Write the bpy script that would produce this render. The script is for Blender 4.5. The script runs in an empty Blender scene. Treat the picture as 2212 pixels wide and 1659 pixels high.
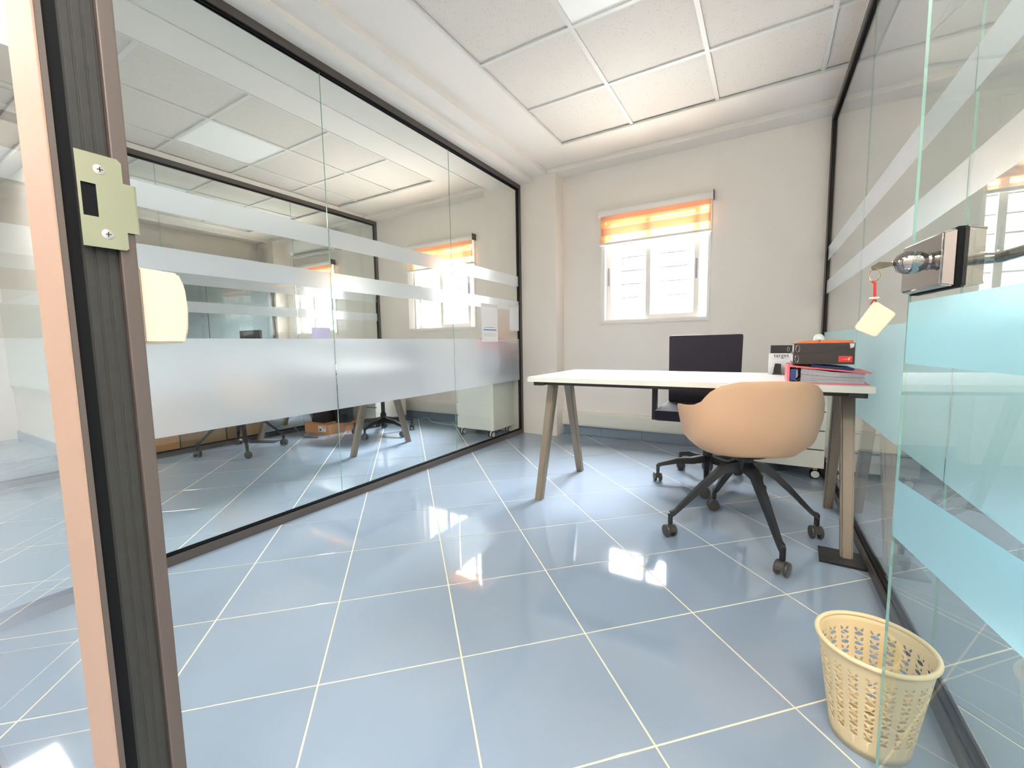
import bpy, bmesh, math, random
from mathutils import Vector, Matrix
random.seed(7)
S = bpy.context.scene
COL = S.collection
PI = math.pi

# ------------------------------------------------------------------ camera
cam_d = bpy.data.cameras.new('camera')
cam = bpy.data.objects.new('camera', cam_d)
COL.objects.link(cam)
CAMH = 0.93448
def cam_rot(pitch, yaw, roll):
    cp, sp, cy, sy, cr, sr = math.cos(pitch), math.sin(pitch), math.cos(yaw), math.sin(yaw), math.cos(roll), math.sin(roll)
    f = Vector((sy*cp, cy*cp, -sp)); r = Vector((cy, -sy, 0)); d = f.cross(r)
    r2 = cr*r + sr*d; d2 = -sr*r + cr*d
    return Matrix((r2, -d2, -f)).transposed()
cam.matrix_world = Matrix.Translation((0, 0, CAMH)) @ cam_rot(0.09423629, 0.24389462-PI/4, 0.01678467).to_4x4()
cam_d.sensor_width = 36.0
cam_d.lens = 918.33/2212*36
cam_d.clip_start = 0.01
S.camera = cam

# ------------------------------------------------------------------ world, exposure, lights
SKY = 2.2          # sky strength outside the windows
WIN = 54.0         # power of the lamps added outside each window (W)
CORRIDOR_FILL = 22.0          # glow of the corridor panels, added as fill from behind the camera
S.view_settings.view_transform = 'Standard'
S.view_settings.look = 'None'
S.view_settings.gamma = 1.0
S.view_settings.exposure = 1.22
S.view_settings.use_curve_mapping = False
w = bpy.data.worlds.new('world'); S.world = w; w.use_nodes = True
wn = w.node_tree.nodes; bgn = wn['Background']
bgn.inputs[0].default_value = (0.94, 0.97, 1.0, 1); bgn.inputs[1].default_value = SKY
try:
    c = S.cycles
    c.max_bounces = 12; c.diffuse_bounces = 6; c.glossy_bounces = 6; c.transmission_bounces = 8
    c.transparent_max_bounces = 40; c.caustics_reflective = False; c.caustics_refractive = False
    c.use_denoising = True; c.sample_clamp_indirect = 6.0; c.blur_glossy = 0.3
except Exception:
    pass
def area(name, loc, rot, sx, sy, power, col=(1, 1, 1), spread=75):
    l = bpy.data.lights.new(name, 'AREA'); l.shape = 'RECTANGLE'; l.size = sx; l.size_y = sy
    l.energy = power; l.color = col
    l.spread = math.radians(spread)
    o = bpy.data.objects.new(name, l); o.location = loc; o.rotation_euler = rot; COL.objects.link(o)
    return o
YB = 4.033          # inner face of the back wall
WIN_X = [(-1.395, -0.44), (-3.84, -2.885), (-6.35, -5.35), (1.75, 2.70)]
WZ0, WZ1 = 1.11, 2.13
for i, (a, b) in enumerate(WIN_X):
    # unseen lamps added outside: upward fill for the ceiling, and skylight aimed down
    area('ground_light', ((a+b)/2, YB+0.85, 0.55), (-PI/2-math.radians(38), 0, 0), b-a+0.6, 1.0, WIN, (1.0, 0.96, 0.90), 140)
    area('sky_light', ((a+b)/2, YB+0.75, (WZ0+WZ1)/2+0.55), (-PI/2+math.radians(42), 0, 0), b-a+0.5, 1.2, WIN*(1.45 if i == 0 else 2.7), (0.97, 0.98, 1.0))  # raised outside the other windows to brighten those offices

# ------------------------------------------------------------------ materials
def mat(name, col, rough=0.5, metal=0.0, spec=0.5, noise=0.0, nscale=40, bump=0.0, bscale=200, coat=0.0):
    m = bpy.data.materials.new(name); m.use_nodes = True
    nt = m.node_tree; b = nt.nodes['Principled BSDF']
    b.inputs['Base Color'].default_value = (*col, 1)
    b.inputs['Roughness'].default_value = rough
    b.inputs['Metallic'].default_value = metal
    b.inputs['Specular IOR Level'].default_value = spec
    b.inputs['Coat Weight'].default_value = coat
    tc = nt.nodes.new('ShaderNodeTexCoord')
    if noise > 0:
        n = nt.nodes.new('ShaderNodeTexNoise'); n.inputs['Scale'].default_value = nscale; n.inputs['Detail'].default_value = 3
        mx = nt.nodes.new('ShaderNodeMix'); mx.data_type = 'RGBA'
        mx.inputs[6].default_value = (*[c*(1-noise) for c in col], 1)
        mx.inputs[7].default_value = (*[min(1, c*(1+noise)) for c in col], 1)
        nt.links.new(tc.outputs['Object'], n.inputs['Vector'])
        nt.links.new(n.outputs[0], mx.inputs[0]); nt.links.new(mx.outputs[2], b.inputs['Base Color'])
    if bump > 0:
        n2 = nt.nodes.new('ShaderNodeTexNoise'); n2.inputs['Scale'].default_value = bscale; n2.inputs['Detail'].default_value = 2
        bp = nt.nodes.new('ShaderNodeBump'); bp.inputs['Strength'].default_value = bump; bp.inputs['Distance'].default_value = 0.002
        nt.links.new(tc.outputs['Object'], n2.inputs['Vector'])
        nt.links.new(n2.outputs[0], bp.inputs['Height']); nt.links.new(bp.outputs[0], b.inputs['Normal'])
    return m
M = {}
M['wall'] = mat('wall_paint', (0.79, 0.735, 0.685), 0.75, noise=0.02, nscale=3, bump=0.05, bscale=90)
M['plaster'] = mat('white_plaster', (0.78, 0.74, 0.695), 0.7, noise=0.01, nscale=3)
M['column'] = mat('column_paint', (0.79, 0.715, 0.65), 0.7, noise=0.02, nscale=3)
M['frame'] = mat('dark_bronze_aluminium', (0.105, 0.088, 0.08), 0.42, metal=0.35, noise=0.05)
M['post'] = mat('brown_anodised_aluminium', (0.115, 0.09, 0.078), 0.45, metal=0.25, noise=0.05, nscale=300)
M['post_out'] = mat('pale_aluminium_face', (0.37, 0.245, 0.18), 0.6, metal=0.0, noise=0.03, nscale=200)  # paler, warmer than the post: corridor light put into the colour
M['rubber'] = mat('black_rubber', (0.006, 0.0065, 0.007), 0.7, spec=0.12)
M['groove'] = mat('grooved_dark_metal', (0.036, 0.035, 0.031), 0.5, metal=0.0, spec=0.3, noise=0.15, nscale=80)
M['grout'] = mat('cream_grout', (0.74, 0.68, 0.52), 0.9, noise=0.15, nscale=30)
M['white'] = mat('white_laminate', (0.80, 0.79, 0.76), 0.35, noise=0.01)
M['cream_edge'] = mat('cream_laminate', (0.76, 0.74, 0.66), 0.4)
M['ped'] = mat('white_lacquered_steel', (0.80, 0.77, 0.68), 0.35, noise=0.01)
M['desk_leg'] = mat('bronze_leg_paint', (0.235, 0.185, 0.14), 0.42, metal=0.25, noise=0.04)
M['dark_metal'] = mat('dark_steel', (0.055, 0.045, 0.04), 0.45, metal=0.4)
M['black'] = mat('black_plastic', (0.012, 0.012, 0.014), 0.38, noise=0.1)
M['wheel'] = mat('dark_caster_plastic', (0.05, 0.045, 0.04), 0.4, noise=0.1)
M['fabric'] = mat('black_mesh_fabric', (0.022, 0.017, 0.026), 0.85, noise=0.25, nscale=500, bump=0.3, bscale=900)
M['tan'] = mat('tan_plastic', (0.66, 0.40, 0.24), 0.5, noise=0.01, bump=0.05, bscale=700)
M['basket'] = mat('beige_plastic', (0.76, 0.60, 0.36), 0.42, noise=0.02)
M['chrome'] = mat('chrome', (0.40, 0.37, 0.355), 0.08, metal=1.0)
M['steel'] = mat('zinc_plated_steel', (0.52, 0.51, 0.36), 0.30, metal=0.9)
M['screw'] = mat('screw_steel', (0.70, 0.66, 0.58), 0.3, metal=0.8)
M['brass'] = mat('brass_ring', (0.45, 0.34, 0.18), 0.3, metal=1.0)
M['key'] = mat('dull_key_metal', (0.16, 0.14, 0.11), 0.35, metal=0.9)
M['red_cord'] = mat('red_cord', (0.62, 0.02, 0.02), 0.7, bump=0.4, bscale=1500)
M['tag'] = mat('cream_plastic_tag', (0.64, 0.56, 0.40), 0.5)
M['red'] = mat('red_card', (0.70, 0.06, 0.05), 0.5)
M['pink'] = mat('pinkish_red_binder_cover', (0.78, 0.16, 0.18), 0.45)
M['orange'] = mat('orange_card', (0.80, 0.17, 0.05), 0.5)
M['binder_black'] = mat('brown_black_binder_cover', (0.035, 0.026, 0.022), 0.42, noise=0.3, nscale=25)
M['blue'] = mat('blue_binder_cover', (0.02, 0.06, 0.22), 0.45)
M['sheet'] = mat('paper_white', (0.78, 0.77, 0.78), 0.7)
M['sheet_edge'] = mat('paper_edges', (0.55, 0.53, 0.58), 0.8, noise=0.1, nscale=100)
M['label_red'] = mat('red_spine_label', (0.75, 0.05, 0.04), 0.5)
M['cardboard'] = mat('brown_cardboard', (0.36, 0.20, 0.10), 0.8, noise=0.1, nscale=8)
M['cardboard_o'] = mat('orange_cardboard', (0.60, 0.28, 0.13), 0.8, noise=0.1, nscale=8)
M['print'] = mat('dark_print', (0.02, 0.02, 0.02), 0.6)
M['blue_print'] = mat('blue_print', (0.05, 0.16, 0.45), 0.6)
M['pvc'] = mat('white_window_frame', (0.78, 0.74, 0.70), 0.35)
M['trunk'] = mat('cream_trunking', (0.74, 0.71, 0.63), 0.45, noise=0.02)
M['bars'] = mat('grille_bars', (0.20, 0.21, 0.21), 0.5)
M['handle_grey'] = mat('grey_sash_pull', (0.35, 0.35, 0.42), 0.4)
M['cable'] = mat('blue_grey_cable', (0.10, 0.16, 0.22), 0.5)
M['green_cable'] = mat('pale_green_cable', (0.25, 0.50, 0.45), 0.5)
M['edge_glass'] = mat('green_glass_edge', (0.24, 0.42, 0.36), 0.15, spec=0.8)
M['white_plastic'] = mat('white_plastic', (0.78, 0.77, 0.74), 0.4)
M['switch'] = mat('cream_box_plastic', (0.68, 0.57, 0.43), 0.5)
M['board'] = mat('whiteboard', (0.80, 0.82, 0.79), 0.3)
M['grid_steel'] = mat('white_grid_steel', (0.66, 0.65, 0.62), 0.45)
M['building'] = mat('pale_facade', (0.75, 0.75, 0.73), 0.8)
M['cab'] = mat('dark_teal_laminate', (0.09, 0.12, 0.13), 0.5)
M['lilac'] = mat('lilac_paper', (0.52, 0.50, 0.75), 0.6)

def nodes_mat(name):
    m = bpy.data.materials.new(name); m.use_nodes = True
    nt = m.node_tree; nt.nodes.clear(); out = nt.nodes.new('ShaderNodeOutputMaterial')
    return m, nt, out
# clear glass: mirror part by fresnel, the rest passes with a slight green tint
def glass(name, tint, boost=1.7):
    m, nt, out = nodes_mat(name)
    tr = nt.nodes.new('ShaderNodeBsdfTransparent'); tr.inputs[0].default_value = (*tint, 1)
    gl = nt.nodes.new('ShaderNodeBsdfGlossy'); gl.inputs['Roughness'].default_value = 0.0
    fr = nt.nodes.new('ShaderNodeFresnel'); fr.inputs[0].default_value = 1.5
    geo = nt.nodes.new('ShaderNodeNewGeometry')
    inv = nt.nodes.new('ShaderNodeMath'); inv.operation = 'SUBTRACT'; inv.inputs[0].default_value = 1.0
    nt.links.new(geo.outputs['Backfacing'], inv.inputs[1])
    mu = nt.nodes.new('ShaderNodeMath'); mu.operation = 'MULTIPLY'
    mu2 = nt.nodes.new('ShaderNodeMath'); mu2.operation = 'MULTIPLY'; mu2.inputs[1].default_value = boost; mu2.use_clamp = True
    nt.links.new(fr.outputs[0], mu.inputs[0]); nt.links.new(inv.outputs[0], mu.inputs[1]); nt.links.new(mu.outputs[0], mu2.inputs[0])
    mx = nt.nodes.new('ShaderNodeMixShader')
    nt.links.new(mu2.outputs[0], mx.inputs[0]); nt.links.new(tr.outputs[0], mx.inputs[1]); nt.links.new(gl.outputs[0], mx.inputs[2])
    nt.links.new(mx.outputs[0], out.inputs[0])
    return m
M['glass'] = glass('clear_glass', (0.955, 0.975, 0.965), 1.35)
M['glass_door'] = glass('clear_door_glass', (0.93, 0.97, 0.96), 1.35)
M['glass_win'] = glass('window_glass', (0.97, 0.98, 0.98), 1.2)
# frosted film: scatters light through and back, with a satin sheen
def film(name, col, tcol):
    m, nt, out = nodes_mat(name)
    df = nt.nodes.new('ShaderNodeBsdfDiffuse'); df.inputs[0].default_value = (*col, 1)
    tl = nt.nodes.new('ShaderNodeBsdfTranslucent'); tl.inputs[0].default_value = (*tcol, 1)
    m1 = nt.nodes.new('ShaderNodeMixShader'); m1.inputs[0].default_value = 0.50
    nt.links.new(df.outputs[0], m1.inputs[1]); nt.links.new(tl.outputs[0], m1.inputs[2])
    gl = nt.nodes.new('ShaderNodeBsdfGlossy'); gl.inputs['Roughness'].default_value = 0.32
    fr = nt.nodes.new('ShaderNodeFresnel'); fr.inputs[0].default_value = 1.5
    geo = nt.nodes.new('ShaderNodeNewGeometry')
    inv = nt.nodes.new('ShaderNodeMath'); inv.operation = 'SUBTRACT'; inv.inputs[0].default_value = 1.0
    nt.links.new(geo.outputs['Backfacing'], inv.inputs[1])
    mu = nt.nodes.new('ShaderNodeMath'); mu.operation = 'MULTIPLY'; mu.use_clamp = True
    nt.links.new(fr.outputs[0], mu.inputs[0]); nt.links.new(inv.outputs[0], mu.inputs[1])
    m2 = nt.nodes.new('ShaderNodeMixShader')
    nt.links.new(mu.outputs[0], m2.inputs[0]); nt.links.new(m1.outputs[0], m2.inputs[1]); nt.links.new(gl.outputs[0], m2.inputs[2])
    rf = nt.nodes.new('ShaderNodeBsdfRefraction'); rf.inputs['Color'].default_value = (*tcol, 1); rf.inputs['Roughness'].default_value = 0.62; rf.inputs['IOR'].default_value = 1.14
    m3 = nt.nodes.new('ShaderNodeMixShader'); m3.inputs[0].default_value = 0.47
    nt.links.new(m2.outputs[0], m3.inputs[1]); nt.links.new(rf.outputs[0], m3.inputs[2])
    tc = nt.nodes.new('ShaderNodeTexCoord'); n = nt.nodes.new('ShaderNodeTexNoise'); n.inputs['Scale'].default_value = 350
    bp = nt.nodes.new('ShaderNodeBump'); bp.inputs['Strength'].default_value = 0.25; bp.inputs['Distance'].default_value = 0.001
    nt.links.new(tc.outputs['Object'], n.inputs['Vector']); nt.links.new(n.outputs[0], bp.inputs['Height'])
    for s in (df, tl, gl): nt.links.new(bp.outputs[0], s.inputs['Normal'])
    nt.links.new(m3.outputs[0], out.inputs[0])
    return m
M['film'] = film('frosted_film', (0.86, 0.90, 0.97), (0.93, 0.96, 1.0))
M['film_r'] = film('frosted_film_aqua', (0.60, 0.90, 1.0), (0.68, 0.94, 1.0))
# glossy blue-grey floor tile
def tile_mat():
    m = mat('blue_grey_glazed_tile', (0.33, 0.42, 0.53), 0.045, spec=0.95)
    nt = m.node_tree; b = nt.nodes['Principled BSDF']
    tc = nt.nodes.new('ShaderNodeTexCoord'); geo = nt.nodes.new('ShaderNodeNewGeometry')
    n = nt.nodes.new('ShaderNodeTexNoise'); n.inputs['Scale'].default_value = 2.2; n.inputs['Detail'].default_value = 5
    nt.links.new(geo.outputs['Position'], n.inputs['Vector'])
    oi = nt.nodes.new('ShaderNodeObjectInfo')
    mx = nt.nodes.new('ShaderNodeMix'); mx.data_type = 'RGBA'
    mx.inputs[6].default_value = (0.225, 0.285, 0.37, 1); mx.inputs[7].default_value = (0.275, 0.335, 0.42, 1)
    nt.links.new(n.outputs[0], mx.inputs[0])
    hs = nt.nodes.new('ShaderNodeHueSaturation')
    mr = nt.nodes.new('ShaderNodeMapRange'); mr.inputs[3].default_value = 0.97; mr.inputs[4].default_value = 1.03
    nt.links.new(oi.outputs['Random'], mr.inputs[0]); nt.links.new(mr.outputs[0], hs.inputs['Value'])
    nt.links.new(mx.outputs[2], hs.inputs['Color']); nt.links.new(hs.outputs[0], b.inputs['Base Color'])
    n2 = nt.nodes.new('ShaderNodeTexNoise'); n2.inputs['Scale'].default_value = 5
    nt.links.new(geo.outputs['Position'], n2.inputs['Vector'])
    bp = nt.nodes.new('ShaderNodeBump'); bp.inputs['Strength'].default_value = 0.05; bp.inputs['Distance'].default_value = 0.002
    nt.links.new(n2.outputs[0], bp.inputs['Height']); nt.links.new(bp.outputs[0], b.inputs['Normal'])
    return m
M['tile'] = tile_mat()
# pitted mineral ceiling tile
def ceil_mat():
    m = mat('pitted_mineral_tile', (0.68, 0.65, 0.61), 0.9)
    nt = m.node_tree; b = nt.nodes['Principled BSDF']
    geo = nt.nodes.new('ShaderNodeNewGeometry')
    mp = nt.nodes.new('ShaderNodeMapping'); mp.inputs['Scale'].default_value = (1.0, 0.45, 1.0)
    v = nt.nodes.new('ShaderNodeTexVoronoi'); v.inputs['Scale'].default_value = 75
    nt.links.new(geo.outputs['Position'], mp.inputs[0]); nt.links.new(mp.outputs[0], v.inputs['Vector'])
    cr = nt.nodes.new('ShaderNodeValToRGB'); cr.color_ramp.elements[0].position = 0.08; cr.color_ramp.elements[0].color = (0.40, 0.37, 0.34, 1)
    cr.color_ramp.elements[1].position = 0.17; cr.color_ramp.elements[1].color = (0.66, 0.62, 0.575, 1)
    nt.links.new(v.outputs['Distance'], cr.inputs[0]); nt.links.new(cr.outputs[0], b.inputs['Base Color'])
    bp = nt.nodes.new('ShaderNodeBump'); bp.inputs['Strength'].default_value = 0.3; bp.inputs['Distance'].default_value = 0.002
    nt.links.new(v.outputs['Distance'], bp.inputs['Height']); nt.links.new(bp.outputs[0], b.inputs['Normal'])
    return m
M['ctile'] = ceil_mat()
def led_mat(name, strength):
    m = mat(name, (0.72, 0.73, 0.71), 0.5); b = m.node_tree.nodes['Principled BSDF']
    b.inputs['Emission Color'].default_value = (1.0, 0.97, 0.93, 1); b.inputs['Emission Strength'].default_value = strength
    return m
M['led_off'] = led_mat('dim_light_diffuser', 0.06)
M['led'] = led_mat('lit_light_diffuser', CORRIDOR_FILL)
# orange day-and-night blind fabric: dense bands and sheer bands
def blind_mat():
    m, nt, out = nodes_mat('orange_zebra_blind')
    tc = nt.nodes.new('ShaderNodeTexCoord'); sp = nt.nodes.new('ShaderNodeSeparateXYZ')
    nt.links.new(tc.outputs['Object'], sp.inputs[0])
    def frac(off, per):
        a = nt.nodes.new('ShaderNodeMath'); a.operation = 'ADD'; a.inputs[1].default_value = off
        d = nt.nodes.new('ShaderNodeMath'); d.operation = 'DIVIDE'; d.inputs[1].default_value = per
        f = nt.nodes.new('ShaderNodeMath'); f.operation = 'FRACT'
        nt.links.new(sp.outputs[2], a.inputs[0]); nt.links.new(a.outputs[0], d.inputs[0]); nt.links.new(d.outputs[0], f.inputs[0])
        return f
    f = frac(0.0958, 0.135)
    cr = nt.nodes.new('ShaderNodeValToRGB'); cr.color_ramp.interpolation = 'CONSTANT'
    e = cr.color_ramp.elements; e[0].position = 0; e[0].color = (0.0, 0.0, 0.0, 1); e[1].position = 0.48; e[1].color = (0.28, 0.28, 0.28, 1)
    e2 = e.new(0.73); e2.color = (0.9, 0.9, 0.9, 1); e3 = e.new(0.89); e3.color = (0.35, 0.35, 0.35, 1)
    nt.links.new(f.outputs[0], cr.inputs[0])
    tl = nt.nodes.new('ShaderNodeBsdfTranslucent'); tl.inputs[0].default_value = (0.66, 0.40, 0.26, 1)
    df = nt.nodes.new('ShaderNodeBsdfDiffuse'); df.inputs[0].default_value = (0.80, 0.52, 0.38, 1)
    m1 = nt.nodes.new('ShaderNodeMixShader'); m1.inputs[0].default_value = 0.45
    nt.links.new(df.outputs[0], m1.inputs[2]); nt.links.new(tl.outputs[0], m1.inputs[1])
    tr = nt.nodes.new('ShaderNodeBsdfTransparent'); tr.inputs[0].default_value = (1.0, 0.84, 0.58, 1)
    m2 = nt.nodes.new('ShaderNodeMixShader')
    nt.links.new(cr.outputs[0], m2.inputs[0]); nt.links.new(m1.outputs[0], m2.inputs[1]); nt.links.new(tr.outputs[0], m2.inputs[2])
    nt.links.new(m2.outputs[0], out.inputs[0])
    return m
M['blind'] = blind_mat()

# ------------------------------------------------------------------ helpers
def bx(bm, x0, x1, y0, y1, z0, z1, bev=0.0, mtx=None):
    r = bmesh.ops.create_cube(bm, size=1.0)
    vs = r['verts']
    for v in vs:
        v.co = Vector(((x0+x1)/2 + v.co.x*(x1-x0), (y0+y1)/2 + v.co.y*(y1-y0), (z0+z1)/2 + v.co.z*(z1-z0)))
    if bev > 0:
        es = {e for v in vs for e in v.link_edges}
        rr = bmesh.ops.bevel(bm, geom=list(es), offset=bev, segments=2, affect='EDGES', profile=0.7)
        vs = list({v for f in rr['faces'] for v in f.verts} | {v for v in vs if v.is_valid})
    if mtx is not None:
        for v in vs: v.co = mtx @ v.co
    return vs
def B(x0, x1, y0, y1, z0, z1, bev=0.0, mtx=None):
    bm = bmesh.new(); bx(bm, x0, x1, y0, y1, z0, z1, bev, mtx); return bm
def tube(bm, pts, r, n=10, cap=True):
    pts = [Vector(p) for p in pts]; rs = r if isinstance(r, (list, tuple)) else [r]*len(pts)
    rings = []; prev = None
    for i, p in enumerate(pts):
        d = (pts[min(i+1, len(pts)-1)] - pts[max(i-1, 0)]).normalized()
        if prev is None:
            a = Vector((0, 0, 1)) if abs(d.z) < 0.9 else Vector((1, 0, 0))
            u = d.cross(a).normalized()
        else:
            u = (prev - d*prev.dot(d)).normalized()
        prev = u; v = d.cross(u)
        rings.append([bm.verts.new(p + (u*math.cos(2*PI*k/n) + v*math.sin(2*PI*k/n))*rs[i]) for k in range(n)])
    for a, b in zip(rings, rings[1:]):
        for k in range(n):
            bm.faces.new((a[k], a[(k+1) % n], b[(k+1) % n], b[k]))
    if cap:
        bm.faces.new(list(reversed(rings[0]))); bm.faces.new(rings[-1])
    return bm
def prism(bm, pts, vec):
    """closed outline pts extruded by vec"""
    a = [bm.verts.new(Vector(p)) for p in pts]; b = [bm.verts.new(Vector(p)+Vector(vec)) for p in pts]
    n = len(pts)
    bm.faces.new(list(reversed(a))); bm.faces.new(b)
    for k in range(n): bm.faces.new((a[k], a[(k+1) % n], b[(k+1) % n], b[k]))
    bmesh.ops.recalc_face_normals(bm, faces=bm.faces[:])
    return bm
def lathe(bm, prof, n=24, mtx=None):
    rings = []
    for r, z in prof:
        rings.append([bm.verts.new((r*math.cos(2*PI*k/n), r*math.sin(2*PI*k/n), z)) for k in range(n)])
    for a, b in zip(rings, rings[1:]):
        for k in range(n): bm.faces.new((a[k], a[(k+1) % n], b[(k+1) % n], b[k]))
    bm.faces.new(list(reversed(rings[0]))); bm.faces.new(rings[-1])
    if mtx is not None:
        for rg in rings:
            for v in rg: v.co = mtx @ v.co
    bmesh.ops.recalc_face_normals(bm, faces=bm.faces[:])
    return bm
def obj(name, bm, m, parent=None, label=None, smooth=False, fix=True):
    if fix: bmesh.ops.recalc_face_normals(bm, faces=bm.faces[:])
    me = bpy.data.meshes.new(name); bm.to_mesh(me); bm.free()
    if smooth:
        for p in me.polygons: p.use_smooth = True
        try: me.set_sharp_from_angle(angle=math.radians(40))
        except Exception: pass
    ms = m if isinstance(m, (list, tuple)) else [m]
    for k in ms: me.materials.append(M[k] if isinstance(k, str) else k)
    o = bpy.data.objects.new(name, me); COL.objects.link(o)
    if parent: o.parent = parent
    if label: o['label'] = label
    return o
def thing(name, label, cat, loc=(0, 0, 0), rz=0.0, group=None):
    o = bpy.data.objects.new(name, None); COL.objects.link(o)
    o.empty_display_size = 0.1
    o.location = loc; o.rotation_euler = (0, 0, rz)
    o['label'] = label; o['category'] = cat
    if group: o['group'] = group
    return o
def tag(o, label, cat, group=None):
    o['label'] = label; o['category'] = cat
    if group: o['group'] = group
    return o
def struct(name, loc=(0, 0, 0), rz=0.0, label=None):
    o = bpy.data.objects.new(name, None); COL.objects.link(o); o.empty_display_size = 0.1
    o.location = loc; o.rotation_euler = (0, 0, rz); o['kind'] = 'structure'
    if label: o['label'] = label
    return o
def sobj(name, bm, m, label=None):
    o = obj(name, bm, m, None, label); o['kind'] = 'structure'; return o
def copy_tree(o, parent=None):
    c = o.copy(); COL.objects.link(c); c.parent = parent
    for ch in o.children: copy_tree(ch, c)
    return c
def text(name, s, size, m, parent, mtx, ext=0.0006):
    cu = bpy.data.curves.new(name, 'FONT'); cu.body = s; cu.size = size; cu.extrude = ext; cu.align_x = 'CENTER'; cu.align_y = 'CENTER'
    cu.resolution_u = 3
    o = bpy.data.objects.new(name + '_tmp', cu); COL.objects.link(o)
    dg = bpy.context.evaluated_depsgraph_get()
    me = bpy.data.meshes.new_from_object(o.evaluated_get(dg)); bpy.data.objects.remove(o)
    me.materials.clear(); me.materials.append(M[m])
    t = bpy.data.objects.new(name, me); COL.objects.link(t); t.parent = parent; t.matrix_local = mtx
    return t
# orientation of writing that faces -Y (towards the camera)
FACE_CAM = Matrix(((1, 0, 0), (0, 0, -1), (0, 1, 0))).to_4x4()

X_L = -2.20         # left glass partition
X_L2 = -4.48        # next partition
X_END = -6.95
X_R = 0.40          # right glass partition
Y_F = 0.15          # front glass
Y_C = -0.85         # corridor wall
ZC = 2.556          # plaster border of the ceilings
ZT = 2.605          # mineral tiles
X_RO = 3.2

# ------------------------------------------------------------------ floor
floor = sobj('floor', B(X_END-0.3, X_RO+0.3, Y_C-0.4, YB+0.2, -0.12, -0.0015), 'grout', 'floor of glossy blue-grey tiles laid diagonally with cream joints')
T = 0.40
q = math.sqrt(0.5)
gap = 0.0026
tb = bmesh.new()
h = T/2 - gap
vs = []
bx(tb, -h, h, -h, h, -0.012, 0.0, 0.0)
bmesh.ops.bevel(tb, geom=[e for e in tb.edges if all(v.co.z > -0.001 for v in e.verts)], offset=0.0008, segments=1, affect='EDGES')
tile_me = bpy.data.meshes.new('floor_tile'); tb.to_mesh(tile_me); tb.free(); tile_me.materials.append(M['tile'])
rest = bmesh.new()
for i in range(-14, 26):
    for j in range(-16, 20):
        a = (j+0.5-0.680068)*T; b = (i+0.5+1.998585)*T
        x, y = q*(a-b), q*(a+b)
        if not (X_END-0.2 < x < X_RO+0.2 and Y_C-0.2 < y < YB+0.22): continue
        if -5.2 < x < 1.0 and y > -0.2:
            o = bpy.data.objects.new('floor_tile', tile_me); COL.objects.link(o); o.parent = floor
            o.location = (x, y, random.uniform(-0.0002, 0.0002)); o.rotation_euler = (random.uniform(-.0007, .0007), random.uniform(-.0007, .0007), PI/4)
        else:
            bx(rest, -h, h, -h, h, -0.012, 0.0, 0.0, Matrix.Translation((x, y, 0)) @ Matrix.Rotation(PI/4, 4, 'Z'))
ro = obj('floor_tile', rest, 'tile', floor); ro['kind'] = 'stuff'

# ------------------------------------------------------------------ back wall with window openings
wb = bmesh.new()
xs = sorted([X_END-0.2] + [v for p in WIN_X for v in p] + [X_RO+0.2])
bx(wb, X_END-0.2, X_RO+0.2, YB, YB+0.2, -0.1, WZ0)
bx(wb, X_END-0.2, X_RO+0.2, YB, YB+0.2, WZ1, 2.9)
for k in range(0, len(xs), 2): bx(wb, xs[k], xs[k+1], YB, YB+0.2, WZ0, WZ1)
sobj('wall_back', wb, 'wall', 'grey-beige painted back wall with the windows')
sobj('wall_back_column', B(-2.62, -1.795, 3.85, YB+0.01, 0, 2.70), 'column', 'plastered column standing where the left glass partition meets the back wall')
sobj('wall_back_column', B(-7.0, -6.55, 3.85, YB+0.01, 0, 2.70), 'column')
sobj('wall_end_left', B(X_END-0.2, X_END, Y_C-0.3, YB+0.2, -0.1, 2.9), 'wall')
sobj('wall_end_right', B(X_RO, X_RO+0.2, Y_C-0.3, YB+0.2, -0.1, 2.9), 'wall')
sobj('wall_corridor', B(-9, X_RO+0.2, Y_C-0.15, Y_C, -0.1, 2.9), 'column')

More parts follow.
